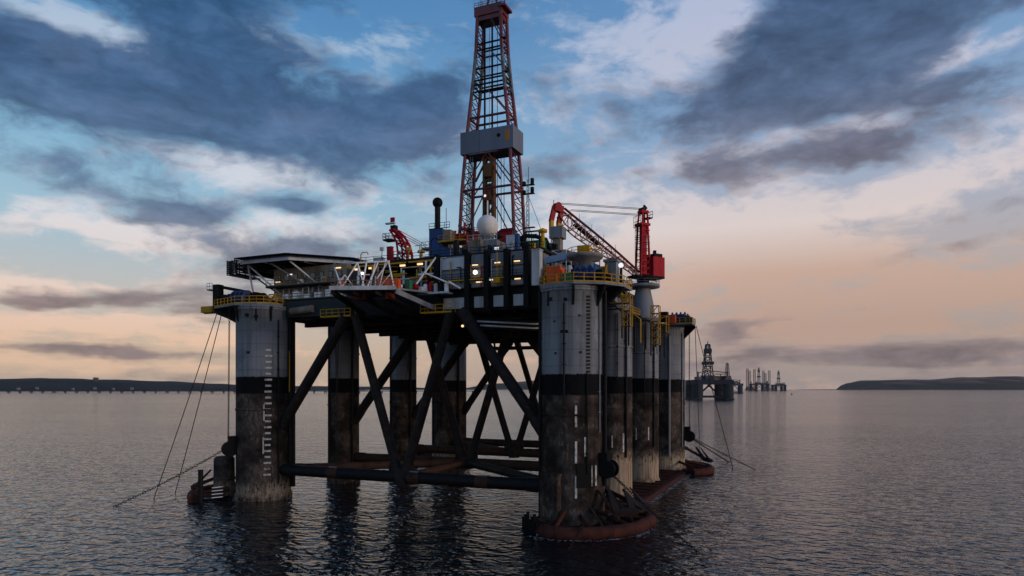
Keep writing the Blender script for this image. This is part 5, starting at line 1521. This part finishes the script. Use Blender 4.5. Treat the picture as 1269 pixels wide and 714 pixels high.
def far_semi(px, Y, label, W_=70, dz=34, dtop=123, dxo=0.0, seed=1, hullm=None, rz=0.0, windwalls=True, colw=9):
    x = (px - PX0) / FP * Y
    t = thing('drilling_rig', label, 'drilling rig', (x, Y, 0), rz, 'drilling rigs moored in the distance')
    rn = random.Random(seed); h = W_ / 2
    for s in (-1, 1):
        m = MB(); m.prism([(s * (h - 6) - 7, -h), (s * (h - 6) + 7, -h), (s * (h - 6) + 7, h), (s * (h - 6) - 7, h)], -4, 2.2); m.build('pontoon', hullm or DK, t)
        for yy in (-h + 9, h - 9):
            m = MB(); m.lathe(s * (h - 7), yy, [(colw, 2), (colw, dz - 8)], 20); m.build('column', hullm or DK, t)
    for yy in (-h + 9, h - 9):
        m = MB(); m.tube((-h + 7, yy, 5), (h - 7, yy, 5), 1.6, 8); m.build('horizontal_brace', DK, t)
        for s in (-1, 1):
            m = MB(); m.tube((s * (h - 9), yy, 9), (s * 5, yy, dz - 8), 1.6, 8); m.build('diagonal_brace', DK, t)
    m = MB(); m.box(-h, h, -h, h, dz - 8, dz); m.build('hull_deck', hullm or DK, t)
    for k in range(9):
        w = rn.uniform(5, 12); x_ = rn.uniform(-h + 4, h - 12); hh = rn.uniform(2, 9)
        m = MB(); m.box(x_, x_ + w, -h + rn.uniform(0, 20), -h + 24, dz, dz + hh); m.build('deckhouse', [DG, DK, CREAM, DG][k % 4], t)
    m = MB(); zb = dz + 8
    m.box(dxo - 10, dxo + 10, -9, 9, dz, zb); m.build('substructure', DK, t)
    m = MB(); lattice(m, dxo, 0, zb, dtop, 15, 6, 7, .95); m.tube((dxo, 0, dtop), (dxo, 0, dtop + 5), .8, 6)
    m.box(dxo - 3.4, dxo + 3.4, -3.4, 3.4, dtop - 2, dtop)
    dk_ = m.build('derrick', DK, t)
    if windwalls:
        for (za, zb_, w) in ((zb + (dtop - zb) * .35, zb + (dtop - zb) * .44, 8.5), (zb + (dtop - zb) * .72, zb + (dtop - zb) * .86, 5.6)):
            m = MB(); m.box(dxo - w, dxo + w, -w, w, za, zb_); m.build('racking_board', DK, dk_)
    for s in (-1, 1):
        m = MB(); cx_ = s * (h - 8); m.tube((cx_, -h + 10, dz), (cx_, -h + 10, dz + 14), 1.7, 8); m.tube((cx_, -h + 10, dz + 12), (cx_ - s * 24, -h + 14, dz + 9 + seed % 3 * 3), .8, 6); m.build('crane', CREAM if s < 0 else DR, t)
    m = MB(); m.prism([(h * .3 + 11 * math.cos(R(45 * k + 22)), -h - 2 + 11 * math.sin(R(45 * k + 22))) for k in range(8)], dz + 9, dz + 10); m.tube((h * .3, -h + 4, dz), (h * .3, -h - 2, dz + 9), .8, 6); m.build('helideck', DG, t)
    return t
far_semi(878.5, 1190, 'closest of the distant rigs, dark hull with tall stepped derrick, right of the big rig', 66, 34, 88 + 8, -2.0, 2, None, .0)
far_semi(903, 2525, 'distant rig half hidden behind the closest distant rig, orange brown crane post', 74, 36, 110, -6, 5, paint('distant_blue', (0.025, 0.035, 0.06), .7), .3, False)
far_semi(941, 4300, 'faint distant rig with a derrick between the two clusters of tall jack-up legs', 90, 46, 145, -4, 7, DK, .1)
far_semi(965, 4380, 'small distant rig standing alone at the right end of the far row', 72, 40, 128, -1, 4, DK, .0)
def far_jackup(px, Y, label, legs, hz, ltop, mat, w=46):
    x = (px - PX0) / FP * Y
    t = thing('jack_up_rig', label, 'drilling rig', (x, Y, 0), 0, 'drilling rigs moored in the distance')
    m = MB(); m.prism([(-w / 2, -w / 3), (w / 2, -w / 3), (w / 2 - 6, w / 2), (-w / 2 + 6, w / 2)], hz, hz + 12); m.build('hull_deck', mat, t)
    m = MB(); m.box(-w / 2 + 4, w / 5, -w / 3 + 2, w / 5, hz + 12, hz + 24); m.build('deckhouse', DG, t)
    for (lx, ly, tp) in legs:
        m = MB(); lattice(m, lx, ly, -5, tp, 12, 12, 14, .9); m.build('leg', mat if tp > 138 else DG, t)
    m = MB(); lattice(m, 4, 0, hz + 12, hz + 60, 10, 4, 5, .8); m.build('derrick', DK, t)
    m = MB(); m.tube((-8, -8, hz + 12), (-8, -8, hz + 36), 1.5, 6); m.tube((-8, -8, hz + 34), (20, -8, hz + 44), .8, 5); m.build('crane', DR, t)
far_jackup(930, 4520, 'distant jack-up with red hull and thick red brown leg left of the far row', [(-22, -4, 146), (30, 10, 142), (2, 22, 132)], 3, 140, DR, 60)
far_jackup(949.5, 4600, 'distant grey jack-up with two pale thin legs behind the far row', [(-20, 0, 134), (22, 4, 136), (2, 24, 120)], 5, 130, DG, 50)
# dark buoy
bx = (981 - PX0) / FP * 2050
by_ = thing('buoy', 'small dark buoy alone on the open water below the far right rigs', 'buoy', (bx, 2050, 0))
m = MB(); m.lathe(0, 0, [(.1, -1.5), (2.2, -1.2), (2.6, 0), (2.4, 1.0), (.8, 1.6)], 18); m.build('float', BLACK, by_)
m = MB()
for s in (-1, 1):
    m.tube((s * .9, -.6, 1.3), (s * .3, -.2, 4.2), .2, 5); m.tube((s * .9, .6, 1.3), (s * .3, .2, 4.2), .2, 5)
m.box(-.8, .8, -.8, .8, 3.4, 4.6); m.build('tower', BLACK, by_)

# ------------------------------------------------------------------ thin evening haze over the firth
hz = bpy.data.materials.new('haze_air'); hz.use_nodes = True
ht = NT(hz.node_tree)
ho = ht.n('ShaderNodeOutputMaterial')
hv = ht.n('ShaderNodeVolumePrincipled')
hv.inputs['Color'].default_value = (0.86, 0.88, 0.92, 1)
hv.inputs['Density'].default_value = 0.000015
hv.inputs['Anisotropy'].default_value = 0.2
ht.t.links.new(hv.outputs[0], ho.inputs['Volume'])
tag(MB().box(-11000, 11000, -3000, 10500, -9, 146).build('haze', hz), kind='stuff')
